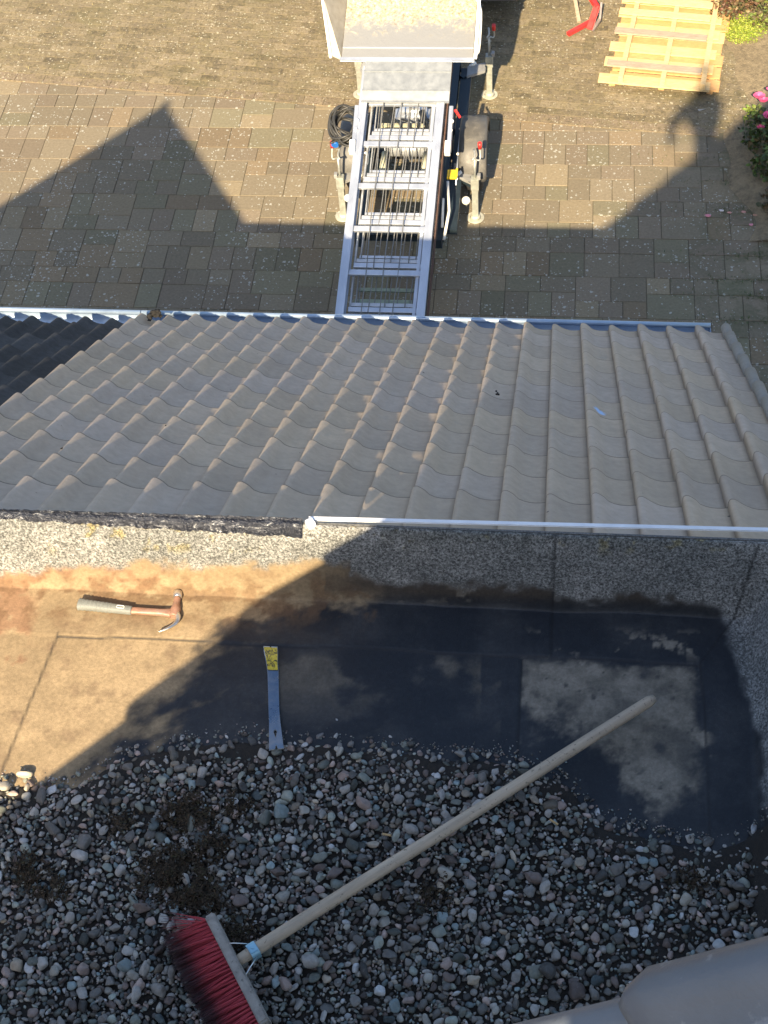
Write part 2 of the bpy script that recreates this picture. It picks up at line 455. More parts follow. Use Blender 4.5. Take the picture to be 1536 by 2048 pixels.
# gutter
GUT = simple('zinc_gutter', (.36, .46, .58), .42, .55, .12, 10, .1, 60)
def gutter(x0, x1, parent):
    m = MB(); n = 10; prof = []
    cy_, cz_ = 6.025, H-5.935
    for k in range(n+1):
        a = math.pi+math.pi*k/n; prof.append((cy_+.062*math.cos(a), cz_+.062*math.sin(a)))
    prof[-1] = (cy_+.062, cz_+.006)
    N = int((x1-x0)/.5)+1; rows = []
    for i in range(N+1):
        x = x0+(x1-x0)*i/N; wob = .0015*math.sin(x*3.1)
        rows.append([m.bm.verts.new((x, y+wob, z)) for y, z in prof])
    for i in range(N):
        for k in range(n): m.bm.faces.new((rows[i][k], rows[i+1][k], rows[i+1][k+1], rows[i][k+1])).smooth = True
    m.tube([(x0, cy_+.066, cz_+.008), ((x0+x1)/2, cy_+.068, cz_+.008), (x1, cy_+.066, cz_+.008)], .0145, 10)
    for x in (x0, x1): m.box((x, cy_, cz_-.028), (.003, .12, .062))
    return m.build('gutter', GUT, parent)
gutter(LX0-.02, .845, house)
# walls
m = MB()
m.box((-.70, 4.55, (H-6.15)/2), (2.98, 2.86, H-6.15))
m.box((-.70, 1.70, (H-4.25)/2), (2.98, 2.78, H-4.25))
wl = m.build('wall', WALL, house)
m = MB()
for x in (-1.5, .0): m.box((x, 5.97, 1.3), (.9, .06, 1.2))
m.build('window', simple('window_glass', (.04, .05, .06), .1, 0, .1, 4, 0), house)
# front wedge filling between wall and sloping roof
m = MB()
for x in (-2.18, .78):
    pass
poly = [(-2.18, 3.06, H-6.15), (-2.18, 5.9, H-6.15), (-2.18, 5.88, H-5.98), (-2.18, 3.13, H-4.10)]
m.prism(poly, (1, 0, 0), 2.96); m.build('gable_infill', WALL, house)

# ---- flat roof deck with upstands (height field + stain colours)
DZ = H-4.10
gx = np.arange(-2.24, .8401, .0065); gy = np.concatenate([np.arange(.36, 2.87, .0065), np.arange(2.87, 2.9795, .0022)])
X, Y = np.meshgrid(gx, gy)
wob = (fbm(X*3, Y*3, 3)-.5)
fr = sstep(2.885, 2.972, Y+wob*.02); ri = sstep(.60, .775, X+wob*.04+.03*np.cos(Y*1.3))
up = 1-(1-fr)*(1-ri)
Z = DZ+.288*up
# membrane laps: small steps
def lap(mask): return .004*mask
lap_front = sstep(-.003, .003, Y-(2.712+.004*np.sin(X*9)+.006*(fbm(X*14, Y*0, 3)-.5)))
lap_right = sstep(-.003, .003, X-(.497+.006*np.sin(Y*6)))
lap_left = sstep(-.003, .003, -(X+1.556+(2.72-Y)*.12))
step = np.maximum(np.maximum(lap_front, lap_right), lap_left)
seam1 = sstep(-.003, .003, -(X-.030)) * (Y > 2.71)
seam2 = sstep(-.003, .003, -(X+.060)) * (Y <= 2.71)
seam3 = sstep(-.003, .003, -(X+.965)) * (Y > 2.71)
Z = Z+.004*step+.003*(seam1+seam2)+.002*seam3
Z += .004*(fbm(X*5, Y*5, 4, off=3)-.5)+.0012*(fbm(X*60, Y*60, 3, off=9)-.5)
P = np.stack([X.ravel(), Y.ravel(), Z.ravel()], 1)
px, py = topx(P); px = px.reshape(X.shape); py = py.reshape(X.shape)
Ya = Y+np.clip(fr, 0, 1)*.25; Xa = X+np.clip(ri, 0, 1)*.12; X_, Y_ = X, Y; X, Y = Xa, Ya
n1 = fbm(X*7, Y*7, 6, .6, 2); n2 = fbm(X*18, Y*18, 5, .6, 7); n3 = fbm(X*60, Y*60, 4, .6, 11); n4 = fbm(X*3, Y*3, 4, .5, 21)
nst = fbm(X*6+Y*5, Y*16-X*12, 5, .6, 31)          # streaks running diagonally
X, Y = X_, Y_
def c3(a): return np.array(a)[None, None, :]
def mix(A, B, f): return A*(1-f[..., None])+B*f[..., None]
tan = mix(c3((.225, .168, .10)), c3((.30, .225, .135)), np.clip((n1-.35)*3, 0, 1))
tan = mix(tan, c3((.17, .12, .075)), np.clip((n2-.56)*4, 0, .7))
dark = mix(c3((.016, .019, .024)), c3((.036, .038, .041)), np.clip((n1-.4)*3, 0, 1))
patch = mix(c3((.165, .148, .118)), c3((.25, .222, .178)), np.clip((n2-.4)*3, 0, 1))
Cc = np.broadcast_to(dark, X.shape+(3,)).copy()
# dry pale patches on the damp felt, right field
rx0, rx1, ry0, ry1 = -.055, .492, 2.03, 2.705
ed = np.minimum(np.minimum(X-rx0, rx1-X)*1.0, np.minimum(Y-ry0, ry1-Y))
diag = ((px-985)*.55+(1640-py)*.0)
low = np.interp(px, [960, 975, 1050, 1100, 1150, 1200, 1250, 1300, 1345, 1390], [1470, 1450, 1415, 1425, 1465, 1500, 1535, 1580, 1600, 1560])
fld = sstep(-.008, .032, ed+.04*(n2-.5)+.03*(n3-.5)+.02*(n1-.5))*sstep(-50, 45, low-py+(n1-.5)*110+(n2-.5)*150+(n3-.5)*60)*(X > rx0-.004+.0*X)
fld = fld*np.clip(.85+.4*(n4-.4)+.9*(n2-.5), .6, 1)
Cc = mix(Cc, patch, np.clip(fld, 0, 1)*.95)
mid = (px > 540)*(px < 962)*sstep(1300, 1325, py)*sstep(1480, 1370, py+(n1-.5)*150)
Cc = mix(Cc, patch*.55, np.clip(mid*sstep(.46, .60, n4*.45+n1*.6), 0, .75))
# pale scuffs along the lap and right strip
sc_ = np.exp(-((py-1290)/22)**2)*(px > 1050)*(px < 1400)*sstep(.56, .64, n2)
sc2 = np.exp(-((px-1408)/14)**2)*(py > 1420)*(py < 1520)*sstep(.5, .62, n2)
sc3 = np.exp(-((py-1185)/14)**2)*(px > 760)*(px < 980)*sstep(.55, .62, n2)
Cc = mix(Cc, patch*1.1, np.clip(sc_+sc2+sc3, 0, .8))
st = sstep(.60, .68, nst)*sstep(1320, 1380, py)*sstep(1500, 1440, py)*(px > 280)*(px < 1000)
Cc = mix(Cc, patch*.6, st*.45*sstep(.4, .6, n4))
# dark drip spots on the pale field
for _ in range(150):
    sx, sy, sr = random.uniform(.0, .48), random.uniform(2.1, 2.69), random.choice((.0015, .002, .003, .004, .006))
    if random.random() < .3: sy = random.uniform(2.1, 2.3)
    d = np.hypot(X-sx, (Y-sy)*random.uniform(.7, 1.3))+(n3-.5)*sr*2.2; Cc = mix(Cc, c3((.04, .039, .037)), np.clip((sr*1.3-d)/.005, 0, .8)*np.clip(fld*1.5, 0, 1))
for (qx, qy, rr) in ((1285, 1354, .009), (1320, 1498, .019), (1288, 1540, .015), (1330, 1543, .013)):
    q = at(qx, qy, DZ); d = np.hypot(X-q.x, Y-q.y)+(n2-.5)*.035
    Cc = mix(Cc, c3((.045, .045, .045)), np.clip((rr-d)/.012, 0, .85))
# dusty tan dry field, left; damp edge painted along the house shadow's line
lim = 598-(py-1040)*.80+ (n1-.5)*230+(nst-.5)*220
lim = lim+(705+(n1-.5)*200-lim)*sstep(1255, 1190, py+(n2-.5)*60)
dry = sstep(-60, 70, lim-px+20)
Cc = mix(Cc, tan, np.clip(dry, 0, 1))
# rusty brown growth under the grey mineral felt on the left
ru = np.exp(-((py-(1140+.02*px))/34)**2)*(px < 330)+np.exp(-((px-5)/55)**2)*(py < 1330)*(py > 1090)
Cc = mix(Cc, c3((.20, .095, .055)), np.clip(ru*1.3*sstep(.42, .6, n2*.5+n1*.5), 0, .6))
br = np.exp(-((py-1195)/45)**2)*(px < 760)
Cc = mix(Cc, c3((.14, .085, .045)), np.clip(br*sstep(.42, .6, n2), 0, .65))
# rust-brown rim where the mineral felt turns dark, right
rim = np.exp(-((py-(1170+.03*(px-760)))/18)**2)*(px > 650)
Cc = mix(Cc, c3((.07, .055, .04)), np.clip(rim, 0, .7))
# mineral (granule) felt on the upstands
gl = 1165+(px-760)*.055+(n2-.5)*46+(n1-.5)*60
gl = np.where(px < 700, 1135+(n2-.5)*50+(n1-.5)*50, gl)
gran = sstep(10, -12, py-gl)
gr2 = 1452+np.clip((py-1240), -200, 400)*.30-np.clip(py-1450, 0, 400)*.16+(n2-.5)*40
gran = np.maximum(gran, sstep(-12, 10, px-gr2)*(py > 1000))
g0 = mix(c3((.16, .165, .16)), c3((.24, .24, .23)), np.clip((n1-.4)*3, 0, 1))
Cc = mix(Cc, g0, gran)
yel = sstep(.66, .72, fbm(Xa*22, Ya*22, 4, .6, 51))*gran*sstep(1120, 1080, py)
Cc = mix(Cc, c3((.25, .2, .04)), yel*.5)
topd = sstep(1110, 1062, py+(n2-.5)*40)*gran*(px > 760)
Cc = mix(Cc, c3((.05, .055, .045)), topd*.5)
# dirt lines at laps
def ln(d, w=.0035): return np.exp(-(d/w)**2)
L = ln(Y-(2.7095+.004*np.sin(X*9)+.006*(fbm(X*14, Y*0, 3)-.5)))*(X < .5)*(X > -1.56)
L = np.maximum(L, ln(X-.500-.006*np.sin(Y*6))*(Y < 2.72))
L = np.maximum(L, ln(X-.0325)*(Y > 2.715)); L = np.maximum(L, ln(X+.0575)*(Y < 2.705))
L = np.maximum(L, ln(X+1.556+(2.72-Y)*.12)*(Y < 2.72)*.6)
L = np.maximum(L, ln(X-(.50+(Y-2.72)*.62))*(Y > 2.72)*(Y < 2.97)*.9)
Cc = mix(Cc, c3((.012, .012, .013)), np.clip(L*1.1*(.6+.8*n3), 0, .85))
Cc *= (.86+.28*n3)[..., None]
# under the gravel: dark grit
idx = np.arange(X.size).reshape(X.shape)
Fq = np.stack([idx[:-1, :-1], idx[:-1, 1:], idx[1:, 1:], idx[1:, :-1]], -1).reshape(-1, 4)
def felt_speck(t, v, c):
    a = _n(t, 'ShaderNodeAttribute'); a.attribute_name = 'Gran'; g = a.outputs['Fac']
    sp = ramp(t, noise(t, v, 130, 3, .75, .4), [(.36, .25), (.48, .75), (.64, 1.8)])
    c = mixc(t, g, c, mixc(t, 1.0, c, sp, 'MULTIPLY'))
    return mixc(t, ramp(t, noise(t, v, 170, 3, .8), [(.62, 0.), (.75, .16)]), c, (.3, .28, .25))
FELT = attr_mat('bitumen_felt', .72, .25, 90, .5, 300, .35, .003, felt_speck)
_t = FELT.node_tree; _p = _t.nodes['Principled BSDF']      # damp felt shines a little, dusty felt does not
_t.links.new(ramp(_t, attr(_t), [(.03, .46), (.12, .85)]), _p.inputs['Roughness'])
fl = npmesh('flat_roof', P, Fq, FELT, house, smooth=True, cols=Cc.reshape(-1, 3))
ga_ = fl.data.attributes.new('Gran', 'FLOAT', 'POINT'); ga_.data.foreach_set('value', gran.ravel().astype(np.float32))
tag(fl, 'bitumen felt roof with pale dry patches, damp areas darkened along the shadow edge and grey mineral upstands')
# skirt below the felt edge
m = MB()
m.box((-.70, 2.984, DZ+.148), (3.08, .007, .292)); m.box((.845, 1.72, DZ+.05), (.012, 2.72, .2)); m.box((-2.245, 1.72, DZ+.05), (.012, 2.72, .2))
m.build('upstand', simple('upstand_felt', (.13, .13, .125), .85, 0, .6, 130, .3), house)
# pale aluminium edge strip on the top of the tiled roof
SZ = TOPZ+.108; sA = at(618, 1036, SZ); sB = at(1545, 1059, SZ)
m = MB(); up_ = Vector((0, 0, 1))
m.bar((sA.x, sA.y, SZ-.003), (sB.x+.16, sB.y+.003, SZ-.003), .010, .006, bev=.0015)
EDGE = simple('pale_edge_trim', (.78, .80, .82), .4, .15, .08, 14, .1)
m.build('edge_strip', EDGE, house)
m = MB(); q = at(621, 1043, SZ+.006)
m.box((q.x, q.y-.004, SZ), (.026, .03, .022), rot=(0, 0, R(35)), bev=.004); m.build('trim_end_cap', EDGE, house)
# crumpled dark foil flashing on the left
def foil_speck(t, v, c): return c
fm, ft, fp = base_mat('crumpled_foil', .3, .35, .6)
fv = coords(ft, (1, 3.5, 1)); fn = noise(ft, fv, 26, 7, .75, 1.2)
fc = ramp(ft, fn, [(.35, (.012, .015, .025)), (.55, (.025, .03, .045)), (.62, (.20, .21, .23)), (.68, (.75, .75, .72))])
ft.links.new(fc, fp.inputs['Base Color']); bump(ft, fp, noise(ft, fv, 45, 5, .7, .5), .8, .008)
ft.links.new(ramp(ft, noise(ft, fv, 20, 4, .6), [(.4, .15), (.65, .55)]), fp.inputs['Roughness'])
N = 210; V = []; F = []
for i in range(N+1):
    f = i/N; pxx = -330+935*f
    ya_ = 1018.5+.030*pxx+0.6*math.sin(i*1.3); yb_ = 1038+.061*pxx+1.6*math.sin(i*.37)+1.1*math.sin(i*1.9)
    for k in range(7):
        z_ = TOPZ+.116
        for _ in range(60):      # walk down the sight line to the felt upstand
            p = at(pxx, ya_+(yb_-ya_)*k/6, z_)
            hz_ = DZ+.288*float(sstep(2.885, 2.972, min(p.y, 2.985)))+.014
            if z_ <= hz_ or (k == 0): break
            z_ -= .002
        V.append((p.x, p.y, p.z+.004*random.random()))
for i in range(N):
    for k in range(6): F.append((i*7+k, (i+1)*7+k, (i+1)*7+k+1, i*7+k+1))
fo = pydata('foil_flashing', V, F, fm, house, smooth=False)
md = fo.modifiers.new('solid', 'SOLIDIFY'); md.thickness = .003
tag(fo, 'crumpled dark foil flashing covering the top tile edge')
m = MB()
m.tube([roofpt(-2.2, -.10, -.03), roofpt(.84, -.10, -.03)], .010, 6); m.build('top_batten', WOODD, house)

# ---- steep upper roof on which the photo is taken; its verge tiles enter the lower right corner
VY = .43; SL = math.atan(1.025)
cs, ss = math.cos(SL), math.sin(SL)
def up_pt(a, v, w):
    """a: distance back from the verge (-y), v: down the slope from the ridge, w: outwards"""
    x0_, z0_ = 2.2, 1.025*2.2-1.143+H
    return (x0_-v*cs-w*ss, VY-a, z0_-v*ss+w*cs)
GU = .372
# align one course end with the notch in the verge at x=.071
vn = (2.2-.083)/cs; nrow_up = int(6.45/GU)+1; vs0 = vn-math.floor(vn/GU)*GU-GU
UPT = attr_mat('grey_blue_glazed_tile', .38, .10, 18, .2, 200, .5, .002, lambda t, v, c: mixc(t, ramp(t, noise(t, v, 22, 5, .7), [(.6, 0.), (.72, .35)]), c, (.5, .52, .55)))
V = []; F = []; C = []
prof_u = [(0.0, -.055), (.0, -.012), (.003, -.004), (.009, .0005), (.016, .0025), (.024, .001), (.034, -.007), (.046, -.017), (.062, -.025), (.150, -.030), (.185, -.020), (.205, -.004), (.225, .002), (.255, -.002), (.285, -.018)]
def uw(a):
    return np.interp(a, [p[0] for p in prof_u[2:]], [p[1] for p in prof_u[2:]])
NW = 26
for j in range(nrow_up):
    for i in range(NW):
        g = random.uniform(.105, .125); col = (g*.88, g*1.0, g*1.2)
        pts = prof_u if i == 0 else prof_u[4:]
        b = len(V); n_ = len(pts)
        vs = (-.06, -.035, 0, GU*.5, GU-.028, GU-.012, GU-.003, GU)
        jw = rng.normal(0, .001)
        for q, vv in enumerate(vs):
            lift = .034*(vv+.06)/GU+jw
            dv = 0
            if q == 5: lift -= .002
            if q == 6: lift -= .007
            if q == 7: lift -= .036
            for (a, h_) in pts:
                aa = a
                if i == 0 and q >= 4: # rounded outer corner of the lower end
                    aa = a+max(0, (.03-a))*[.0, .30, .6, .75][q-4]*.9
                if i == 0 and q == 0 and a < .06: h_ = h_-.02
                V.append(up_pt(aa+i*.27-(0.0 if i == 0 else .02), vs0+j*GU+vv, h_+lift)); C.append(col)
        for q in range(len(vs)-1):
            for k in range(n_-1):
                F.append((b+q*n_+k, b+(q+1)*n_+k, b+(q+1)*n_+k+1, b+q*n_+k+1))
upr = npmesh('upper_roof', np.array(V), np.array(F), UPT, house, smooth=True, cols=np.array(C))
tag(upr, 'steep roof of smooth grey verge tiles, its edge close to the viewer')
# solid body below the steep roof, walls under it
m = MB()
def up2(a, v, w): return up_pt(a, v, w)
p0 = [up2(.03, 0, -.06), up2(.03, 6.35, -.06), up2(.03, 6.35, -.16), up2(.03, 0, -.16)]
m.prism(p0, (0, -1, 0), 6.9)
xr, zr = 2.2, 1.025*2.2-1.143+H
p1 = [(xr, VY-.03, zr-.03), (xr+4.4, VY-.03, zr-.03-4.4*1.025), (xr+4.4, VY-.03, zr-.17-4.4*1.025), (xr, VY-.03, zr-.17)]
m.prism(p1, (0, -1, 0), 6.9)
m.build('roof_body', WOODD, house)
m = MB()
gw = [(-2.25, .30, 0), (6.4, .30, 0), (6.4, .30, zr-.2-4.2*1.025), (2.2, .30, zr-.2), (-2.25, .30, zr-.2-4.45*1.025)]
m.prism(gw, (0, -1, 0), 6.3); m.build('gable_wall', WALL, house)

# ================================================================== NEIGHBOUR
nb = empty('neighbouring_house', (-5, 2, 0), 'next-door house with dirty dark grey roof tiles left of the brown roof', 'house')
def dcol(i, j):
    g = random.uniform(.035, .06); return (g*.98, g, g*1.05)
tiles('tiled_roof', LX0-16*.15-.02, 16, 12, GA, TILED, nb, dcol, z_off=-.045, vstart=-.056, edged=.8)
wedge('roof_boards', LX0-16*.15-.02, LX0-.01, nb, WOODD)
gutter(LX0-16*.15, LX0-.025, nb)
m = MB()
m.box((-3.45, 4.4, (H-6.15)/2), (2.35, 2.8, H-6.15))
m.prism([(-4.62, 3.06, H-6.15), (-4.62, 5.85, H-6.15), (-4.62, 5.85, H-5.97), (-4.62, 3.06, H-4.06)], (1, 0, 0), 2.34)
m.box((-3.45, 1.0, (H-4.0)/2), (2.35, 4.2, H-4.0))
m.build('wall', WALL, nb)
m = MB(); m.box((-3.45, 1.0, H-3.97), (2.36, 4.22, .05)); m.build('flat_roof', simple('neighbour_felt', (.10, .10, .095), .85, 0, .3, 14, .3), nb)
# gable whose shadow lies on the yard
gy_ = 2.6; gxc = -5.19+.108*gy_; gzc = -.262-.722*gy_+H
m = MB()
m.prism([(gxc, gy_, gzc), (gxc-3.1, gy_, gzc-3.1), (gxc-3.1, gy_, gzc-3.3), (gxc, gy_, gzc-.2), (gxc+2.0, gy_, gzc-2.2), (gxc+2.0, gy_, gzc-2.0)], (0, -1, 0), 8)
m.build('gable_roof', simple('neighbour_roof', (.10, .09, .085), .8, 0, .2, 8, .3), nb)
m = MB()
m.prism([(gxc, gy_-.25, gzc-.15), (gxc-2.9, gy_-.25, gzc-3.05), (gxc-2.9, gy_-.25, 0), (gxc+1.9, gy_-.25, 0), (gxc+1.9, gy_-.25, gzc-2.05)], (0, -1, 0), 7.4)
m.tube([(gxc, gy_-.1, gzc-.05), (gxc, gy_-.1, gzc+.09)], [.05, .035], 10)
m.build('gable_wall', WALL, nb)
# ================================================================== GRAVEL
PEB = attr_mat('pebble', .62, .28, 70, .25, 260, .4, .002, lambda t, v, c: mixc(t, ramp(t, noise(t, v, 120, 3, .7), [(.6, 0.), (.75, .22)]), c, (.4, .4, .38)))
def ico(sub):
    bm = bmesh.new(); bmesh.ops.create_icosphere(bm, subdivisions=sub, radius=1)
    V = np.array([v.co[:] for v in bm.verts]); F = np.array([[v.index for v in f.verts] for f in bm.faces]); bm.free(); return V, F
def pebble_shapes(sub, n):
    V0, F0 = ico(sub); out = []
    for k in range(n):
        V = V0.copy()
        # a few soft flattening planes make water-worn facets
        for _ in range(random.randint(4, 10)):
            d = rng.normal(size=3); d /= np.linalg.norm(d); h = random.uniform(.45, .85)
            e = V @ d; over = np.clip(e-h, 0, None); V = V-np.outer(over*.88, d)
        d = rng.normal(size=3); V = V*(1+.10*np.sin(V @ d*2.2+k))[:, None]
        V /= np.abs(V).max()
        out.append(V)
    return out, F0
SH = {3: pebble_shapes(3, 22), 2: pebble_shapes(2, 20), 1: pebble_shapes(1, 12)}
def peb_col():
    k = random.random(); g = 1.8*random.choice((random.uniform(.025, .07), random.uniform(.05, .13), random.uniform(.09, .20)))
    if k < .42: c = (g*1.10, g*1.03, g*.93)
    elif k < .60: c = (g*.98, g*1.05, g*.9)
    elif k < .68: c = (g*.82, g*1.02, g*1.02)
    elif k < .83: c = (g*1.3, g*1.0, g*.86)
    elif k < .90: c = (g*1.25, g*1.05, g*.8)
    elif k < .965: g = random.uniform(.24, .38); c = (g*1.06, g*1.0, g*.86)
    else:
        g = random.uniform(.34, .5); c = (g, g, g*.98)
    return c
# outline of the heap: authored along its visible upper edge, in world coordinates on the deck
edge_px = [(-200, 1585), (0, 1560), (60, 1562), (130, 1570), (190, 1545), (240, 1510), (300, 1498), (400, 1478), (500, 1470), (560, 1478), (640, 1480), (700, 1488), (800, 1492), (900, 1506), (1000, 1512), (1060, 1528), (1110, 1550), (1150, 1572), (1165, 1605), (1200, 1640), (1260, 1655), (1330, 1672), (1390, 1690), (1450, 1680), (1536, 1655), (1600, 1640)]
EX = np.array([at(a, b, DZ).x for a, b in edge_px]); EY = np.array([at(a, b, DZ).y for a, b in edge_px])
def edge_y(x): return np.interp(x, EX, EY)
GX0, GX1, GY0, GY1 = -2.15, .72, .95, 2.90
RES = .004
nx = int((GX1-GX0)/RES); ny = int((GY1-GY0)/RES)
HM = np.zeros((nx, ny))
xs = GX0+(np.arange(nx)+.5)*RES; ys = GY0+(np.arange(ny)+.5)*RES
XX, YY = np.meshgrid(xs, ys, indexing='ij')
inside = edge_y(XX)-YY
HM += DZ+.016*sstep(0, .15, inside)*(.6+.8*fbm(XX*4, YY*4, 3))
def deck_up(x): return .165*sstep(.60, .775, x)
HM += deck_up(XX)
PV = []; PF = []; PC = []; nb_v = 0
def put(x, y, r, sub, zfix=None, col=None, cand=5, store=None):
    global nb_v
    a = r; b_ = r*random.uniform(.48, .95); c_ = r*random.uniform(.38, .68)
    best = None
    for _ in range(cand):
        if cand > 1:
            xx = x+random.uniform(-.03, .03); yy = y+random.uniform(-.03, .03)
        else: xx, yy = x, y
        i = int((xx-GX0)/RES); j = int((yy-GY0)/RES); k = max(1, int(b_*.75/RES))
        if i-k < 0 or j-k < 0 or i+k >= nx or j+k >= ny: continue
        w = HM[i-k:i+k+1, j-k:j+k+1]; h = w.mean()*.45+w.max()*.55
        if best is None or h < best[0]: best = (h, xx, yy, i, j)
    if best is None: return None
    h, xx, yy, i, j = best
    z = h+c_*.62
    ang = random.uniform(0, math.pi); tl = rng.normal(0, .28, 2)
    rm = np.array((Matrix.Rotation(tl[0], 3, 'X') @ Matrix.Rotation(tl[1], 3, 'Y') @ Matrix.Rotation(ang, 3, 'Z')))
    S_, F_ = SH[sub]; V = (random.choice(S_)*np.array([a, b_, c_])) @ rm.T+np.array([xx, yy, z])
    if store is not None: store.append((V, F_)); 
    else:
        PV.append(V); PF.append(F_+nb_v); nb_v += len(V)
        PC.append(np.tile(np.array(col or peb_col()), (len(V), 1)))
    # raise the height field
    k = int(a/RES)+1; i0, i1, j0, j1 = max(0, i-k), min(nx, i+k+1), max(0, j-k), min(ny, j+k+1)
    lx = XX[i0:i1, j0:j1]-xx; ly = YY[i0:i1, j0:j1]-yy; ca_, sa_ = math.cos(ang), math.sin(ang)
    u = (lx*ca_+ly*sa_)/a; v = (-lx*sa_+ly*ca_)/b_; q = 1-u*u-v*v
    top = np.where(q > 0, z+c_*np.sqrt(np.clip(q, 0, 1))*.93, -9)
    HM[i0:i1, j0:j1] = np.maximum(HM[i0:i1, j0:j1], top)
    return xx, yy, z
def rpos(margin=0.0, power=1):
    while True:
        x = random.uniform(GX0+.04, GX1-.04); y = random.uniform(GY0+.04, 2.4)
        d = edge_y(x)-y-margin
        if x < -2.02 and random.random() < (-2.02-x)*7: continue
        if d > 0 and random.random() < min(1, .35+d*8): return x, y
for _ in range(5200):
    x, y = rpos(); put(x, y, random.uniform(.007, .014), 2, cand=3)
for _ in range(4300):
    x, y = rpos(); put(x, y, random.uniform(.008, .016), 2, cand=6)
for _ in range(1150):
    x, y = rpos(.02); put(x, y, random.uniform(.014, .023), 3, cand=7)
for _ in range(110):
    x, y = rpos(.05); put(x, y, random.uniform(.022, .032), 3, cand=8)
for _ in range(6500):
    x, y = rpos(); put(x, y, random.uniform(.0035, .008), 1, cand=6)
for _ in range(900):   # crumbs spilled past the edge
    x = random.uniform(GX0+.1, GX1-.05); y = edge_y(x)+abs(random.gauss(0, .022))
    if y < 2.5: put(x, y, random.uniform(.0018, .005), 1, cand=1)
gravel = npmesh('gravel', np.concatenate(PV), np.concatenate(PF), PEB, smooth=True, cols=np.concatenate(PC))
tag(gravel, 'heap of rounded grey, bluish and brownish river pebbles swept up on the flat roof', 'gravel', kind='stuff')
# dark grit sheet under the pebbles
gi = np.arange(0, nx, 3); gj = np.arange(0, int((2.45-GY0)/RES), 3)
Xg, Yg = np.meshgrid(xs[gi], ys[gj], indexing='ij')
ins = edge_y(Xg)-Yg+.03*(fbm(Xg*14, Yg*14, 4)-.5)
Zg = DZ-.03+.042*sstep(-.02, .05, ins)+deck_up(Xg)*.0+.006*fbm(Xg*60, Yg*60, 3)+np.interp(Xg, [.60, .775], [0, .2])*sstep(-.02, .05, ins)
idx = np.arange(Xg.size).reshape(Xg.shape)
Fq = np.stack([idx[:-1, :-1], idx[1:, :-1], idx[1:, 1:], idx[:-1, 1:]], -1).reshape(-1, 4)
GRIT = simple('dark_grit', (.022, .018, .014), .9, 0, .5, 60, .9, 260, bdist=.004)
tag(npmesh('grit', np.stack([Xg.ravel(), Yg.ravel(), Zg.ravel()], 1), Fq, GRIT), 'black wet grit and humus between the pebbles', 'grit', kind='stuff')

# loose pebbles, each one a thing
LOOSE = [ # px, py, r, colour, label
 (350, 1513, .024, (.11, .105, .09), 'round grey brown pebble lying alone on the dark felt above the gravel edge'),
 (345, 1535, .009, (.13, .105, .09), 'small reddish pebble just below the round grey brown one'),
 (330, 1543, .007, (.22, .21, .18), 'tiny pale pebble left of the small reddish one'),
 (258, 1540, .011, (.20, .21, .21), 'flat light grey chip near the edge of the sunlit felt'),
 (50, 1551, .026, (.42, .38, .30), 'broad flat pale stone lit by the sun at the gravel edge'),
 (12, 1580, .024, (.38, .34, .27), 'rounded pale stone at the left picture edge, lit by the sun'),
 (55, 1577, .016, (.36, .31, .24), 'small sunlit pebble between the two pale flat stones and the shade'),
 (672, 1437, .008, (.30, .31, .31), 'small whitish pebble on dark felt right of the pry bar'),
 (672, 1470, .013, (.40, .40, .38), 'white pebble just above the gravel edge right of the pry bar'),
 (780, 1471, .009, (.46, .45, .43), 'tiny white pebble on the dark felt above the gravel, right of centre'),
 (481, 1238, .007, (.60, .59, .55), 'tiny bright white stone at the tip of the shadow by the hammer'),
 (1018, 1545, .018, (.20, .17, .12), 'ochre grey rounded pebble at the upper edge of the heap near the handle'),
 (640, 1470, .014, (.15, .15, .15), 'grey angular pebble directly right of the pry bar end'),
]
for a, b, r, col, lab in LOOSE:
    q = at(a, b, DZ+.010); st_ = []
    x, y, z = put(q.x, q.y, r, 3, cand=1, store=st_)
    Vp, Fp = st_[0]; Vp[:, 2] -= max(0, Vp[:, 2].min()-(DZ+.001)) if b < 1560 else 0
    o = npmesh('pebble', Vp, Fp, PEB, cols=np.tile(np.array(col), (len(Vp), 1)))
    tag(o, lab, 'pebble', 'loose pebbles on the felt')

# brown dead moss in the gravel
MOSS = attr_mat('dead_moss', .9, .3, 90, .2, 200)
mv = []; mf = []; mc = []
def moss(cx_, cy_, rx, ry, n, g=(.040, .027, .015)):
    for _ in range(n):
        a = random.uniform(0, 2*math.pi); rr = math.sqrt(random.random())**1.2
        wb = .75+.6*math.sin(a*3+cx_*40)**2*random.random(); x = cx_+rx*rr*wb*math.cos(a)+rng.normal(0, .018); y = cy_+ry*rr*wb*math.sin(a)+rng.normal(0, .018)
        if vnoise(np.array([x*38]), np.array([y*38]))[0] > .62: continue
        i = int((x-GX0)/RES); j = int((y-GY0)/RES)
        if not (0 <= i < nx and 0 <= j < ny): continue
        z = HM[i, j]-.008+.014*(1-rr)+random.uniform(0, .006)
        d = rng.normal(size=3); d[2] = abs(d[2])*.5; d /= np.linalg.norm(d); Ln = random.uniform(.006, .017); w = random.uniform(.0012, .0026)
        s_ = np.cross(d, [0, 0, 1.]); s_ /= (np.linalg.norm(s_)+1e-6); p = np.array([x, y, z]); bend = rng.normal(size=3)*Ln*.25
        if random.random() < .38: continue
        b = len(mv); mv.extend([p-s_*w, p+s_*w, p+d*Ln*.5+s_*w*1.2+bend, p+d*Ln*.5-s_*w*1.2+bend, p+d*Ln+bend*.3])
        mf.extend([(b, b+1, b+2), (b, b+2, b+3), (b+3, b+2, b+4)])
        k = random.uniform(.5, 1.6); hue = random.random()
        c = (g[0]*k, g[1]*k*(1.25 if hue < .12 else 1), g[2]*k); mc.extend([c]*5)
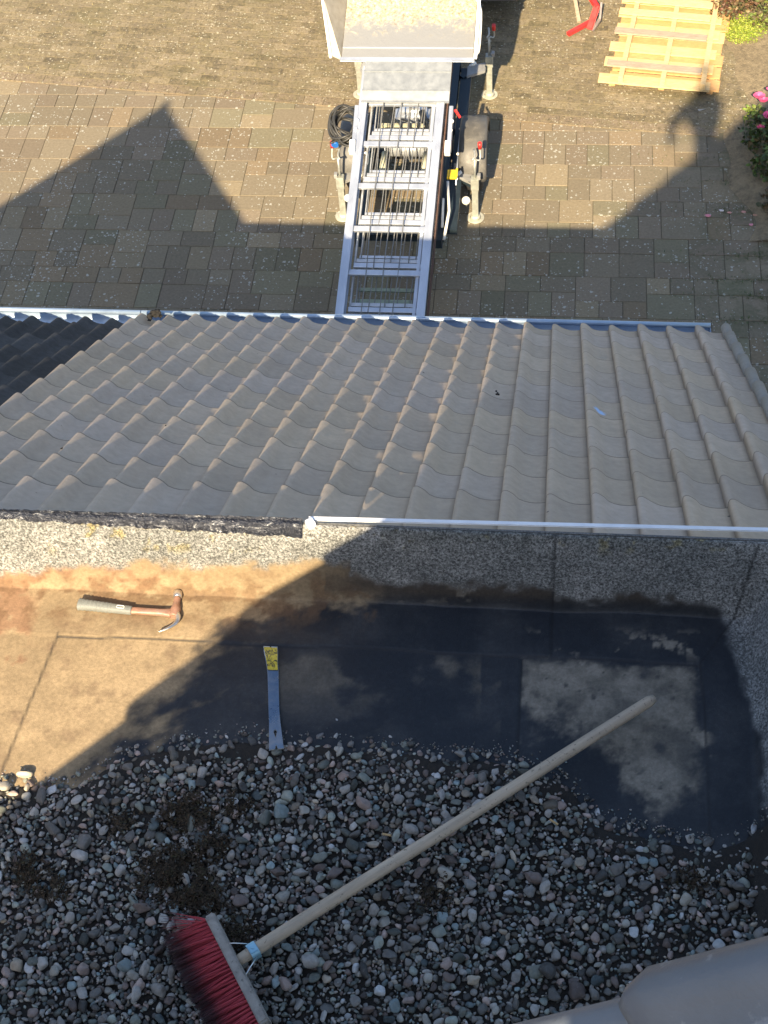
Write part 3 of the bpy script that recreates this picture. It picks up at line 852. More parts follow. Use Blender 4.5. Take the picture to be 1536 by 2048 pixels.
for a, b, rx, ry, n in ((375, 1625, .085, .06, 3600), (350, 1745, .12, .10, 6500), (400, 1790, .09, .05, 2600), (60, 1740, .06, .05, 1500), (100, 1775, .06, .03, 1000), (475, 1605, .045, .03, 900), (470, 1870, .05, .06, 1700), (430, 1690, .05, .03, 900), (240, 1640, .03, .03, 400), (1380, 1760, .08, .04, 500), (860, 1790, .1, .05, 600)):
    q = at(a, b, DZ+.04); moss(q.x, q.y, rx, ry, n)
mo = npmesh('moss', np.array(mv), np.array(mf), MOSS, smooth=False, cols=np.array(mc))
tag(mo, 'dark brown clumps of dead moss lying among the pebbles', 'moss', kind='stuff')
def hm(x, y, r=.01):
    i = int((x-GX0)/RES); j = int((y-GY0)/RES); k = max(1, int(r/RES))
    return float(HM[max(0, i-k):i+k+1, max(0, j-k):j+k+1].max())
# splinters of pale wood
CHIP = simple('pale_wood_chip', (.50, .33, .15), .7, 0, .15, 60, .2)
for a, b, L_, an, lab in ((1108, 1641, .014, -.5, 'short orange wood splinter in the gravel below the broom handle'), (773, 1667, .013, -.1, 'pale orange wood splinter in the gravel left of the broom handle')):
    q = at(a, b, DZ+.045); z = hm(q.x, q.y, .008)+.003
    m = MB(); m.box((q.x, q.y, z), (L_*2, .006, .005), rot=(.1, .1, an), bev=.001)
    tag(m.build('wood_chip', CHIP), lab, 'wood chip', 'wood splinters in the gravel')

# ================================================================== TOOLS
# claw hammer
HD = at(345, 1225, DZ+.015)
hz = DZ+.004+.0155
ham = empty('claw_hammer', (HD.x, HD.y, DZ), 'claw hammer with a grey rubber grip and rusty shank lying on sunlit felt', 'hammer')
GRIP = simple('grey_rubber_grip', (.17, .18, .17), .6, 0, .15, 60, .15, 200)
RUST = simple('rusty_orange_steel', (.34, .19, .135), .5, .3, .2, 26, .2, 150, dirt=(.30, .24, .20))
BRIGHT = simple('worn_bright_steel', (.62, .60, .57), .28, .9, .15, 30, .15, 120, dirt=(.35, .28, .24))
def pz(a, b, z): return at(a, b, z)
ga, gb, gc = pz(157, 1208, hz+.002), pz(264, 1221, hz), pz(340, 1226, hz)
ax = (gb-ga).normalized(); sd_ = Vector((-ax.y, ax.x, 0)).normalized()
def flat_tube(stations, name, m, parent, n=16):
    """stations: centre, half width (sideways), half height"""
    bm = bmesh.new(); rings = []
    for c, w, h in stations:
        rings.append([bm.verts.new(c+sd_*w*math.copysign(abs(math.cos(t))**.75, math.cos(t))+Vector((0, 0, 1))*h*math.copysign(abs(math.sin(t))**.75, math.sin(t))) for t in [2*math.pi*k/n for k in range(n)]])
    for i in range(len(rings)-1):
        for k in range(n): bm.faces.new((rings[i][k], rings[i][(k+1) % n], rings[i+1][(k+1) % n], rings[i+1][k])).smooth = True
    bm.faces.new(rings[0][::-1]); bm.faces.new(rings[-1]); bmesh.ops.recalc_face_normals(bm, faces=bm.faces)
    me = bpy.data.meshes.new(name); bm.to_mesh(me); bm.free(); return link(name, me, m, parent)
sts = []
for k in range(73):
    f = k/72; c = ga.lerp(gb, f); w = .0185-.004*f+.003*math.exp(-((f-.02)/.06)**2); h = .0150-.002*f
    if .08 < f < .62:
        rp = .5+.5*math.sin((f-.08)*2*math.pi/.072); h += .0022*rp; w += .0008*rp
    if k == 0 or k == 72: w *= .86; h *= .86
    sts.append((c, w, h))
gr = flat_tube(sts, 'grip', GRIP, ham)
# oval outline moulded in the grip
m = MB(); cc = ga.lerp(gb, .80)
pts = []
for k in range(29):
    t = 2*math.pi*k/28; ux = math.copysign(abs(math.cos(t))**.45, math.cos(t))*.0125; uy = math.copysign(abs(math.sin(t))**.6, math.sin(t))*.0050
    pts.append(cc+ax*ux+sd_*uy+Vector((0, 0, .0142)))
m.tube(pts, .0013, 6, cap=False); m.build('grip_emblem', WHITEP, gr)
sts = []
for k in range(26):
    f = k/25; c = gb.lerp(gc, f*1.06-.02); w = .0125-.001*f+.013*max(0, f-.72)**1.3*2.2; h = .0085+.002*f
    sts.append((c, w, h))
flat_tube(sts, 'shank', RUST, ham)
# head: poll at the top, cheeks, then two claws curling back to the left
hp = [pz(356, 1183, hz), pz(355, 1196, hz), pz(353, 1207, hz), pz(351, 1220, hz), pz(347, 1234, hz)]
m = MB()
m.tube([hp[0], hp[0].lerp(hp[1], .12), hp[0].lerp(hp[1], .85), hp[1]], [.0125, .0150, .0150, .0125], 20)
m.build('poll', BRIGHT, ham)
m = MB()
m.tube([hp[1], hp[2], hp[3], hp[4]], [.0112, .0118, .0175, .0155], 14, smoothpts=4)
m.build('head', RUST, ham)
for dz_ in (.0085, -.0075):
    cl = [pz(352, 1224, hz+dz_*.6), pz(356, 1234, hz+dz_*.9), pz(352, 1245, hz+dz_), pz(342, 1253, hz+dz_), pz(330, 1259, hz+dz_*.95), pz(317, 1264, hz+dz_*.8)]
    m = MB(); P_ = catmull(cl, 6); n_ = len(P_); bm = m.bm; rings = []
    for i, p in enumerate(P_):
        d = (P_[min(i+1, n_-1)]-P_[max(i-1, 0)]).normalized(); s2 = Vector((-d.y, d.x, 0)).normalized(); f = i/(n_-1)
        w = .0085*(1-f)**.6+.0015; h = .0055*(1-.35*f)
        rings.append([bm.verts.new(p+s2*w*math.cos(t)+Vector((0, 0, 1))*h*math.sin(t)) for t in [2*math.pi*k/10 for k in range(10)]])
    for i in range(len(rings)-1):
        for k in range(10): bm.faces.new((rings[i][k], rings[i][(k+1) % 10], rings[i+1][(k+1) % 10], rings[i+1][k])).smooth = True
    bm.faces.new(rings[0][::-1]); bm.faces.new(rings[-1])
    m.build('claw', BRIGHT, ham)

# flat pry bar
PBT, PBB = at(541, 1300, DZ+.012), at(553, 1500, DZ+.03)
pb = empty('pry_bar', (PBT.x, PBT.y, DZ), 'flat blue-grey steel pry bar with a yellow label at its upper bent end', 'pry bar')
PRY = simple('blued_steel', (.16, .22, .30), .32, .75, .15, 20, .12, 130, dirt=(.28, .30, .33))
EDGM = simple('scuffed_steel_edge', (.55, .57, .58), .35, .8, .1, 40, .1)
# centre line in px with z
cl = [(541, 1296, .034, .0225), (542.5, 1306, .024, .0225), (544, 1322, .012, .0195), (546, 1345, .008, .0175), (547, 1380, .008, .0168), (548, 1420, .011, .0168), (549.5, 1445, .017, .0175), (551, 1470, .026, .0200), (553, 1499, .041, .0225)]
C_ = [at(a, b, DZ+z) for a, b, z, w in cl]; W_ = [w for *_, w in cl]
Pc = catmull(C_, 8); Wc = np.interp(np.linspace(0, 1, len(Pc)), np.linspace(0, 1, len(W_)), W_)
def pry_mesh():
    """strip with a drop-shaped slot and V notches at both ends, extruded"""
    nu = 24; bm = bmesh.new(); grid = {}
    n_ = len(Pc); L0 = [0]
    for i in range(1, n_): L0.append(L0[-1]+(Pc[i]-Pc[i-1]).length)
    tot = L0[-1]
    rows = 150; 
    for i in range(rows+1):
        s = tot*i/rows; k = min(n_-2, max(0, int(np.searchsorted(L0, s)-1))); f = (s-L0[k])/(L0[k+1]-L0[k]+1e-9); p = Pc[k].lerp(Pc[k+1], f)
        d = (Pc[k+1]-Pc[k]).normalized(); s2 = Vector((1, 0, 0)); s2 = (s2-d*s2.dot(d)).normalized(); w = Wc[k]*(1-f)+Wc[k+1]*f
        for j in range(nu+1):
            u = -1+2*j/nu; grid[i, j] = (p+s2*u*w, s, u*w)
    hole = lambda s, u: ((s > tot-.072-.009) and (s < tot-.072+.024) and abs(u) < (.0045*math.sqrt(max(0, 1-((s-(tot-.072))/.009)**2)) if s < tot-.072 else .0045*(1-(s-(tot-.072))/.024)))
    notch = lambda s, u: (s > tot-.018 and abs(u) < .0035*(s-(tot-.018))/.018+.0006) or (s < .016 and abs(u+.001) < .0036*(.016-s)/.016+.0006)
    vs = {}
    for i in range(rows):
        for j in range(nu):
            q = [(i, j), (i+1, j), (i+1, j+1), (i, j+1)]
            sm = sum(grid[a][1] for a in q)/4; um = sum(grid[a][2] for a in q)/4
            if hole(sm, um) or notch(sm, um): continue
            for a in q:
                if a not in vs: vs[a] = bm.verts.new(grid[a][0])
            bm.faces.new([vs[a] for a in q])
    bmesh.ops.recalc_face_normals(bm, faces=bm.faces)
    me = bpy.data.meshes.new('bar'); bm.to_mesh(me); bm.free(); return me
po = link('bar', pry_mesh(), [PRY, EDGM], pb)
md = po.modifiers.new('thick', 'SOLIDIFY'); md.thickness = .0055; md.offset = 0; md.material_offset_rim = 1
md = po.modifiers.new('bev', 'BEVEL'); md.width = .0008; md.segments = 2; md.limit_method = 'ANGLE'
ym, yt, yp = base_mat('torn_yellow_label', .5, 0, .5)
yv = coords(yt, (1, 1, 1)); yn = noise(yt, yv, 55, 6, .75, 1.0)
yt.links.new(ramp(yt, yn, [(.36, (.03, .03, .02)), (.44, (.10, .08, .03)), (.5, (.55, .42, .03)), (.62, (.62, .50, .05)), (.70, (.60, .58, .45))]), yp.inputs['Base Color'])
V = []; F = []
nl = 20
for i in range(nl+1):
    k = int(1+i/nl*22); p = Pc[k]; w = Wc[k]-.0015
    for j in range(7): V.append((p.x-w+2*w*j/6, p.y, p.z+.0062+.0005*math.sin(i*1.3+j)))
for i in range(nl):
    for j in range(6): F.append((i*7+j, (i+1)*7+j, (i+1)*7+j+1, i*7+j+1))
lb = pydata('label', V, F, ym, pb); lb.modifiers.new('t', 'SOLIDIFY').thickness = .0008
m = MB(); e0 = Pc[0]
for s_ in (-1, 1): m.bar((e0.x+s_*.0035, e0.y+.001, e0.z+.001), (e0.x+s_*.0215, e0.y+.001, e0.z+.001), .004, .004, bev=.001)
m.build('sharp_edge', EDGM, pb)

# push broom ---------------------------------------------------------
BZ = DZ+.075
bA, bB = at(412, 1838, BZ+.01), at(524, 2058, BZ+.01)
bdir = (bB-bA).normalized(); bl = (bB-bA).length
bc = (bA+bB)/2
hEnd, hStart = at(1309, 1396, DZ+.085), at(470, 1926, BZ+.012)
broom = empty('push_broom', (bc.x, bc.y, DZ), 'wooden push broom with red bristles lying on the gravel, handle reaching over the felt', 'broom')
def wood_mat(name, col, dark, ax_scale, spots=True):
    m, t, p = base_mat(name, .75)
    v = coords(t, ax_scale); n = noise(t, v, 30, 6, .65, .3)
    c = ramp(t, n, [(.32, tuple(x*.72 for x in col)), (.52, col), (.72, tuple(min(1, x*1.25) for x in col))])
    v2 = coords(t, (1, 1, 1)); n2 = noise(t, v2, 7, 5, .7)
    c = mixc(t, ramp(t, n2, [(.5, 0.), (.7, .45)]), c, dark)
    if spots:
        n3 = noise(t, v2, 85, 3, .6, .4); c = mixc(t, ramp(t, n3, [(.62, 0.), (.68, .75)]), c, tuple(x*.35 for x in col))
    t.links.new(c, p.inputs['Base Color']); bump(t, p, n, .25, .002); return m
# rotate the texture space to the handle so the grain follows it
HWOOD = wood_mat('weathered_handle_wood', (.30, .26, .205), (.19, .17, .15), (1, 1, 1))
hd = (hEnd-hStart); hl = hd.length; hd.normalize()
me = bpy.data.meshes.new('handle'); bm = bmesh.new()
N = 70; n = 22; rings = []
for i in range(N+1):
    f = i/N; r = .0172+.0012*(1-f)
    if f < .015: r *= .80+.2*f/.015
    if f > .992: r *= 1-.35*(f-.992)/.008
    if f < .06: r *= .86+.14*(f/.06)
    rings.append([bm.verts.new((hl*f, r*math.cos(2*math.pi*k/n)+.0012*math.sin(f*9), r*math.sin(2*math.pi*k/n)+.0015*math.sin(f*5))) for k in range(n)])
for i in range(N):
    for k in range(n): bm.faces.new((rings[i][k], rings[i][(k+1) % n], rings[i+1][(k+1) % n], rings[i+1][k])).smooth = True
bm.faces.new(rings[0][::-1]); bm.faces.new(rings[-1]); bmesh.ops.recalc_face_normals(bm, faces=bm.faces); bm.to_mesh(me); bm.free()
HW2 = wood_mat('handle_wood', (.48, .385, .28), (.33, .27, .21), (.12, 1.4, 1.4))
hm_ = hd.to_track_quat('X', 'Z').to_matrix().to_4x4(); hm_.translation = hStart
ho = link('handle', me, HW2, None); ho.parent = broom; ho.matrix_parent_inverse = chain(broom).inverted(); ho.matrix_basis = hm_
ho.rotation_mode = 'XYZ'
# head block: stands on edge; outward normal of the handle side points right
hn = Vector((-bdir.y, bdir.x, 0)).normalized()
if hn.x < 0: hn = -hn
tilt = .42
fdir = (-hn*math.cos(.12)+Vector((0, 0, -math.sin(.12)))).normalized()     # bristle direction
bw = bdir.cross(fdir).normalized()                                       # across the block (up)
m = MB(); poly = []
hw, th_ = .030, .028
for (u, v) in ((-.5, -.55), (-.485, -.9), (-.45, -1), (.45, -1), (.485, -.9), (.5, -.55), (.5, .55), (.485, .9), (.45, 1), (-.45, 1), (-.485, .9), (-.5, .55)):
    poly.append(bc+bdir*bl*u+bw*hw*v-fdir*(.0)*1)
m.prism(poly, -fdir, th_, bev=.004)
BW = wood_mat('grey_block_wood', (.33, .30, .26), (.2, .19, .18), (1, 1, 3))
m.build('head_block', BW, broom)
BR = attr_mat('red_bristle', .45, .15, 200, 0, 200, .5)
bv = []; bf = []; bcx = []
tuft_n = 30; rowsn = 5
for i in range(tuft_n):
    for j in range(rowsn):
        uc = (i+.5)/tuft_n-.5; vc = (j+.5)/rowsn*2-1
        base = bc+bdir*(bl*.965*uc)+bw*(hw*.82*vc)
        td = (fdir+bdir*(uc*.22+rng.normal(0, .06))+bw*(vc*.30+rng.normal(0, .05))+Vector((0, 0, -.08))).normalized()
        for k in range(15):
            d = (td+Vector(rng.normal(0, .034, 3))).normalized(); L_ = random.uniform(.112, .135)
            if i == 0 and random.random() < .3:
                d = (d-bdir*random.uniform(.1, .8)+Vector((0, 0, random.uniform(0, .3)))).normalized()
            p0 = base+Vector(rng.normal(0, .0015, 3)); s_ = d.cross(Vector((0, 0, 1))).normalized(); u_ = s_.cross(d)
            droop = random.uniform(0, .012); r0 = .00115
            b = len(bv)
            for q in range(5):
                f = q/4; c = p0+d*L_*f+Vector((0, 0, -droop*f*f))+s_*(.006*math.sin(f*3+k)*f*random.uniform(-.4, .4)); r = r0*(1-.45*f)
                for a_ in range(3): 
                    t = 2*math.pi*a_/3; bv.append(c+s_*r*math.cos(t)+u_*r*math.sin(t))
                    red = np.array((.56, .065, .085)) ; drk = np.array((.035, .02, .022)); w = float(sstep(.52, .95, f+random.uniform(-.05, .05)+.10*(j < 2)))
                    bcx.append(red*(1-w)*random.uniform(.8, 1.2)+drk*w)
            for q in range(4):
                for a_ in range(3): bf.append((b+q*3+a_, b+q*3+(a_+1) % 3, b+(q+1)*3+(a_+1) % 3, b+(q+1)*3+a_))
npmesh('bristles', np.array([tuple(v) for v in bv]), np.array(bf), BR, broom, smooth=True, cols=np.array(bcx))
# light blue clamp and two wire braces
cl_c = hStart+hd*(hl*.040)
cside = hd.cross(Vector((0, 0, 1))).normalized(); cup = cside.cross(hd).normalized()
m = MB(); CLB = simple('light_blue_zinc', (.33, .58, .70), .4, .35, .1, 40, .1)
pts = []
n = 18
for k in range(n):
    t = 2*math.pi*k/n; s4 = lambda v: math.copysign(abs(v)**.6, v)
    pts.append((s4(math.cos(t))*.0225, s4(math.sin(t))*.0225))
r1 = [m.bm.verts.new(cl_c-hd*.0125+cside*a+cup*b) for a, b in pts]; r2 = [m.bm.verts.new(cl_c+hd*.0125+cside*a+cup*b) for a, b in pts]
for k in range(n): m.bm.faces.new((r1[k], r1[(k+1) % n], r2[(k+1) % n], r2[k]))
m.box(cl_c+cup*.0235, (.020, .024, .002), axes=(hd, cside, cup), bev=.0005); m.cyl(cl_c+cup*.023, cl_c+cup*.027, .004, 10)
ck = m.build('clamp', CLB, broom); ck.modifiers.new('t', 'SOLIDIFY').thickness = .0015
WIRE = simple('bright_wire', (.75, .78, .78), .3, .8, .05, 20, 0)
for s_, q in ((1, at(444, 1887, BZ+.035)), (-1, at(487, 1958, BZ+.035))):
    m = MB(); a0 = cl_c+cside*(.022 if (q-cl_c).dot(cside) > 0 else -.022)+cup*.008
    m.tube([a0, a0.lerp(q, .5)+Vector((0, 0, .003)), q, q-Vector((0, 0, .01))], .0017, 8); m.build('wire_brace', WIRE, broom)

# scraps on the low roof
DEB = simple('black_debris', (.012, .011, .010), .9, 0, .4, 80, .5)
def blob(name, c, r, n, label, cat, m_=DEB, group=None, flat=.5):
    vv, ff = ico(2); V = []; F = []
    for k in range(n):
        o = rng.normal(0, r*.55, 3)*np.array([1, 1, .35]); s_ = r*random.uniform(.25, .55)
        v2 = vv*(1+.35*np.sin(vv @ rng.normal(size=3)*4))[:, None]*np.array([s_, s_, s_*flat])+o+np.array(c); F.extend((ff+len(V)).tolist()); V.extend(v2.tolist())
    return tag(pydata(name, V, F, m_, smooth=True), label, cat, group)
blob('leaf_scrap', onroof(996, 786, .02), .011, 5, 'small black scrap lying in a tile trough right of the middle of the roof', 'scrap')
blob('debris_clump', onroof(308, 630, .03), .030, 16, 'dark clump of debris in the gutter where the two roofs meet', 'debris', flat=.8)
blob('leaf_scrap', onroof(122, 898, .02), .007, 3, 'tiny dark speck of dirt on the left part of the brown roof', 'scrap')
blob('leaf_scrap', onroof(330, 853, .02), .006, 3, 'tiny dark crumb on the roof left of the middle, above the foil flashing', 'scrap')
# ================================================================== LADDER LIFT on its trailer
lift = empty('ladder_lift', (-1.3, 11.3, 0), 'aluminium ladder lift with loading tray on a small trailer, standing in the yard', 'ladder lift')
BS = .368; bL = math.sqrt(1+BS*BS)
A_ = Vector((0, 1/bL, BS/bL)); N_ = Vector((0, -BS/bL, 1/bL)); U_ = Vector((1, 0, 0))
def bo(x, y, n=0.0): # point on the boom: world x, world y of the base line, n above it
    return Vector((x+.045*(y-11)*(1 if y < 11 else .3)*.9, y, H-8.7+BS*(y-9.0)))+N_*n
BY0, BY1 = 8.15, 12.9
def rail(xo, w, h, y0, y1, n0, name='rail', mat=ALU, lipside=0):
    m = MB(); a = bo(xo, y0, n0); b = bo(xo, y1, n0)
    m.box((a+b)/2, (w, (b-a).length, h), axes=(U_, (b-a).normalized(), (b-a).normalized().cross(U_)*-1), bev=.004)
    if lipside:
        for dn in (-h/2+.006, h/2-.006):
            c = (a+b)/2+U_*lipside*(w/2+.014)+N_*dn; m.box(c, (.03, (b-a).length-.002, .010), axes=(U_, (b-a).normalized(), N_), bev=.002)
    return m.build(name, mat, lift)
XL, XR = -1.655, -.925
rail(XL+.022, .040, .135, BY0, BY1, -.06, lipside=1); rail(XR-.022, .040, .135, BY0, BY1, -.06, lipside=-1)
rail(XL+.098, .016, .05, BY0+.25, BY1, -.125, 'inner_rail', ALU_DULL); rail(XR-.098, .030, .05, BY0+.25, BY1, -.075, 'inner_rail')
rail(XL+.135, .010, .03, BY0+.5, BY1, -.145, 'inner_rail', ALU_DULL)
rail(XR+.012, .012, .09, BY0, BY1-.6, -.09, 'side_strip', BROWNST)
rail(XL-.016, .020, .05, 10.6, BY1, -.03, 'side_strip', ALU_DULL)
y = 8.975-.376; k = 0
while y < 12.6:
    for (dy, n_, w, x0, x1, mt) in ((0, -.035, .048, XL+.05, XR-.05, ALU), (.075, -.065, .042, XL+.085, XR-.07, ALU), (.125, -.085, .032, XL+.10, XR-.08, ALU_DULL), (.165, -.10, .022, XL+.12, XR-.10, ALU))[:(4 if k > 1 else 3 if k > 0 else 1)]:
        m = MB(); a = bo(x0, y+dy, n_); b = bo(x1, y+dy, n_)
        m.box((a+b)/2, ((b-a).length, w, .028), axes=(U_, A_, N_), bev=.003)
        m.box((a+b)/2-N_*.020, ((b-a).length-.004, w*.45, .014), axes=(U_, A_, N_))
        m.build('rung', mt, lift)
    y += .376; k += 1
m = MB()
m.box(bo(-1.29, 9.17, -.17), (.52, .035, .02), axes=(U_, A_, N_)); m.box(bo(-1.29, 9.27, -.17), (.46, .03, .02), axes=(U_, A_, N_))
m.build('lower_crossbar', simple('greenish_zinc', (.30, .36, .27), .5, .4, .2, 20, .1), lift)
# hoisting cables
for k, (x, n_, sl) in enumerate(((-1.46, .005, -.02), (-1.40, -.05, .01), (-1.375, -.09, -.015), (-1.31, .005, -.01), (-1.265, -.06, .02), (-1.245, -.09, .0), (-1.19, -.02, .015), (-1.17, -.10, .03), (-1.12, -.06, -.01), (-1.515, -.08, .0), (-1.495, -.10, .0), (-1.07, -.08, .0), (-1.055, -.10, 0.))):
    m = MB(); pts = [bo(x+sl*(f-.5)*2+.004*math.sin(f*23+k), BY0+.2+f*(11.3-BY0-.2), n_+.004*math.sin(f*17+k*2)) for f in np.linspace(0, 1, 26)]
    m.tube(pts, .0045, 6); m.build('cable', ROPE, lift)
# ramp plate above the ladder and the tray
m = MB()
def plate(m, ps, th=.006): m.prism(ps, (Vector(ps[1])-Vector(ps[0])).cross(Vector(ps[2])-Vector(ps[0])).normalized(), th)
rx0, rx1 = XL-.005, XR+.005
ya, yb, yc, yd = 10.84, 10.93, 11.10, 11.24
def bq(x, y, n): return bo(x, y, n)
for (y0, n0, y1, n1) in ((ya, .010, yb, .035), (yb, .035, yc, .045), (yc, .045, yd, .055)):
    m.prism([bq(rx0, y0, n0), bq(rx1, y0, n0), bq(rx1, y1, n1), bq(rx0, y1, n1)], N_, .006)
for y0, n0 in ((ya, .010), (yb, .036), (yc, .047)): m.bar(bq(rx0, y0, n0+.006), bq(rx1, y0, n0+.006), .012, .010, up=N_, bev=.002)
TR = simple('worn_tray_aluminium', (.30, .32, .33), .5, .5, .12, 16, .2, 120)
m.build('ramp_plate', TR, lift)
sand_m, st_, sp_ = base_mat('dusty_tray_floor', .55, .25)
sv = coords(st_); sy_ = _n(st_, 'ShaderNodeSeparateXYZ'); st_.links.new(sv, sy_.inputs[0])
dn = noise(st_, sv, 14, 8, .75, .6)
dm = math_(st_, 'ADD', math_(st_, 'MULTIPLY', math_(st_, 'SUBTRACT', sy_.outputs[1], 11.25+.28), 1.1), dn)
dm = ramp(st_, dm, [(.42, 0.), (.58, .9)])
c = mixc(st_, dm, (.36, .36, .345), ramp(st_, noise(st_, sv, 38, 6, .75), [(.35, (.17, .12, .06)), (.5, (.38, .33, .22)), (.65, (.58, .54, .44))]))
st_.links.new(c, sp_.inputs['Base Color']); bump(st_, sp_, dn, .3, .01)
st_.links.new(mixc(st_, dm, .6, 0.0), sp_.inputs['Metallic'])
TX0, TX1, TY0, TY1 = -1.865, -.745, 11.20, 12.75
m = MB(); m.prism([bq(TX0, TY0, .05), bq(TX1, TY0, .05), bq(TX1, TY1, .05), bq(TX0, TY1, .05)], N_, .012)
tray = m.build('tray', sand_m, lift)
m = MB(); m.bar(bq(TX0-.01, TY0, .062), bq(TX1+.01, TY0, .062), .022, .022, up=N_, bev=.004)
for yy in (11.31,): m.bar(bq(TX0, yy, .064), bq(TX1, yy, .064), .008, .006, up=N_)
m.build('tray_lip', ALU, tray)
for s_, xx in ((-1, TX0), (1, TX1)):
    m = MB(); lean = -.17 if s_ < 0 else .035
    poly = [bq(xx, TY0, .05), bq(xx, TY1, .05), bq(xx+lean, TY1, .34), bq(xx+lean, TY0+.42, .34), bq(xx+lean*.5, TY0+.02, .085)]
    m.prism(poly, (s_, 0, 0), .010)
    m.build('side_panel', simple('tray_side', (.40, .37, .31), .55, .5, .2, 12, .15), tray)
    m = MB(); t_ = [bq(xx+lean*.5+.005*s_, TY0, .085), bq(xx+lean+.005*s_, TY0+.42, .345), bq(xx+lean+.005*s_, TY1, .345)]
    m.bar(t_[0], t_[1], .026, .016, up=(1, 0, 0), bev=.003); m.bar(t_[1], t_[2], .026, .016, up=(1, 0, 0), bev=.003)
    m.build('side_rim', WHITEP if s_ < 0 else ALU, tray)
m = MB(); q0 = bq(TX1+.05, TY0+.34, .22); q1 = bq(TX1+.045, TY0+.10, .07)
m.tube([bq(TX1+.01, TY0+.44, .27), q0, q1, bq(TX1+.02, TY0+.06, .06)], .012, 10, smoothpts=4); m.build('handle', WHITEP, tray)
m = MB(); m.box(bq(TX1+.05, 12.0, .15), (.05, .5, .16), axes=(U_, A_, N_), bev=.005); m.ball(bq(TX1+.075, 11.75, .2), .02); m.build('tray_hinge', STEELBLK, tray)
# guide rollers on the rails
for xx in (XL-.035, XR+.035):
    m = MB(); m.box(bo(xx, 10.62, -.03), (.035, .40, .09), axes=(U_, A_, N_), bev=.005); gb_ = m.build('guide_plate', ALU, lift)
    m = MB(); m.box(bo(xx, 10.42, .02), (.05, .12, .06), axes=(U_, A_, N_), bev=.008); m.build('roller_cover', WHITEP, gb_)
    for yy, rr in ((10.66, .018), (10.58, .014)):
        m = MB(); m.ball(bo(xx+.012, yy, .025), rr); m.build('bolt', WHITEP, gb_)
m = MB(); m.bar(bo(XR+.06, 10.78, .0), bo(XR+.11, 10.72, -.02), .016, .014); m.build('red_lever', RED, lift)
# trailer frame
m = MB()
for x in (-1.66, -.98): m.bar((x, 9.95, .40), (x, 13.1, .40), .06, .09, bev=.004)
for yy in (10.05, 10.75, 11.5, 12.45): m.bar((-1.70, yy, .40), (-.94, yy, .40), .06, .07, bev=.004)
m.box((-.885, 11.3, .36), (.10, 2.3, .05)); m.bar((-.93, 12.3, .37), (-.72, 12.5, .36), .06, .06); m.bar((-.93, 10.95, .37), (-.74, 10.8, .36), .06, .06)
m.bar((-1.3, 13.0, .40), (-1.3, 13.65, .40), .07, .08)
frame = m.build('trailer_frame', STEELBLUE, lift)
m = MB(); m.bar((-1.86, 11.24, .32), (-.76, 11.24, .32), .06, .06); m.build('axle', STEELBLK, lift)
# machinery between the rails
m = MB(); m.cyl((-1.50, 10.95, .62), (-1.08, 10.95, .62), .075, 24)
for x in (-1.50, -1.08, -1.29): m.cyl((x-.006, 10.95, .62), (x+.006, 10.95, .62), .11, 24)
m.build('winch_drum', ALU_DULL, lift)
m = MB(); m.box((-1.28, 11.28, .66), (.34, .16, .16), bev=.02)
for i in range(7): m.box((-1.42+i*.045, 11.19, .68), (.012, .03, .14))
m.cyl((-1.40, 11.28, .76), (-1.16, 11.28, .76), .045, 16); m.build('engine', ALU, lift)
m = MB(); m.box((-1.05, 10.55, .52), (.14, .30, .16), bev=.012); m.build('control_box', STEELBLUE, lift)
m = MB(); m.box((-.90, 10.62, .60), (.09, .11, .02), bev=.004); m.box((-.86, 10.62, .625), (.018, .09, .02)); m.build('yellow_switch_plate', YEL, lift)
m = MB(); m.bar((-1.58, 10.62, .60), (-1.08, 10.62, .60), .028, .02)
for x in (-1.50, -1.14): m.cyl((x, 10.55, .66), (x, 10.82, .66), .028, 14)
m.bar((-1.56, 11.05, .78), (-1.06, 11.05, .78), .035, .025); m.build('support_bracket', simple('cream_paint', (.48, .46, .33), .5, .1, .12, 20, .1), lift)
m = MB(); m.tube([(-1.12, 9.9, .42), (-1.02, 10.3, .55), (-1.06, 10.8, .7), (-1.2, 11.2, .82)], .028, 12); m.build('hydraulic_ram', STEELBLK, lift)
m = MB()
for k in range(6):
    x0 = -1.5+.08*k; pts = [(x0+.03*math.sin(k), 10.85, .70), (x0+.05, 11.0, .80+.02*k % .05), (x0-.02+.04*math.cos(k*2), 11.2, .74), (x0+.02, 11.42, .62)]
    m.tube(pts, .010, 8, smoothpts=5)
m.build('hose', STEELBLK, lift)
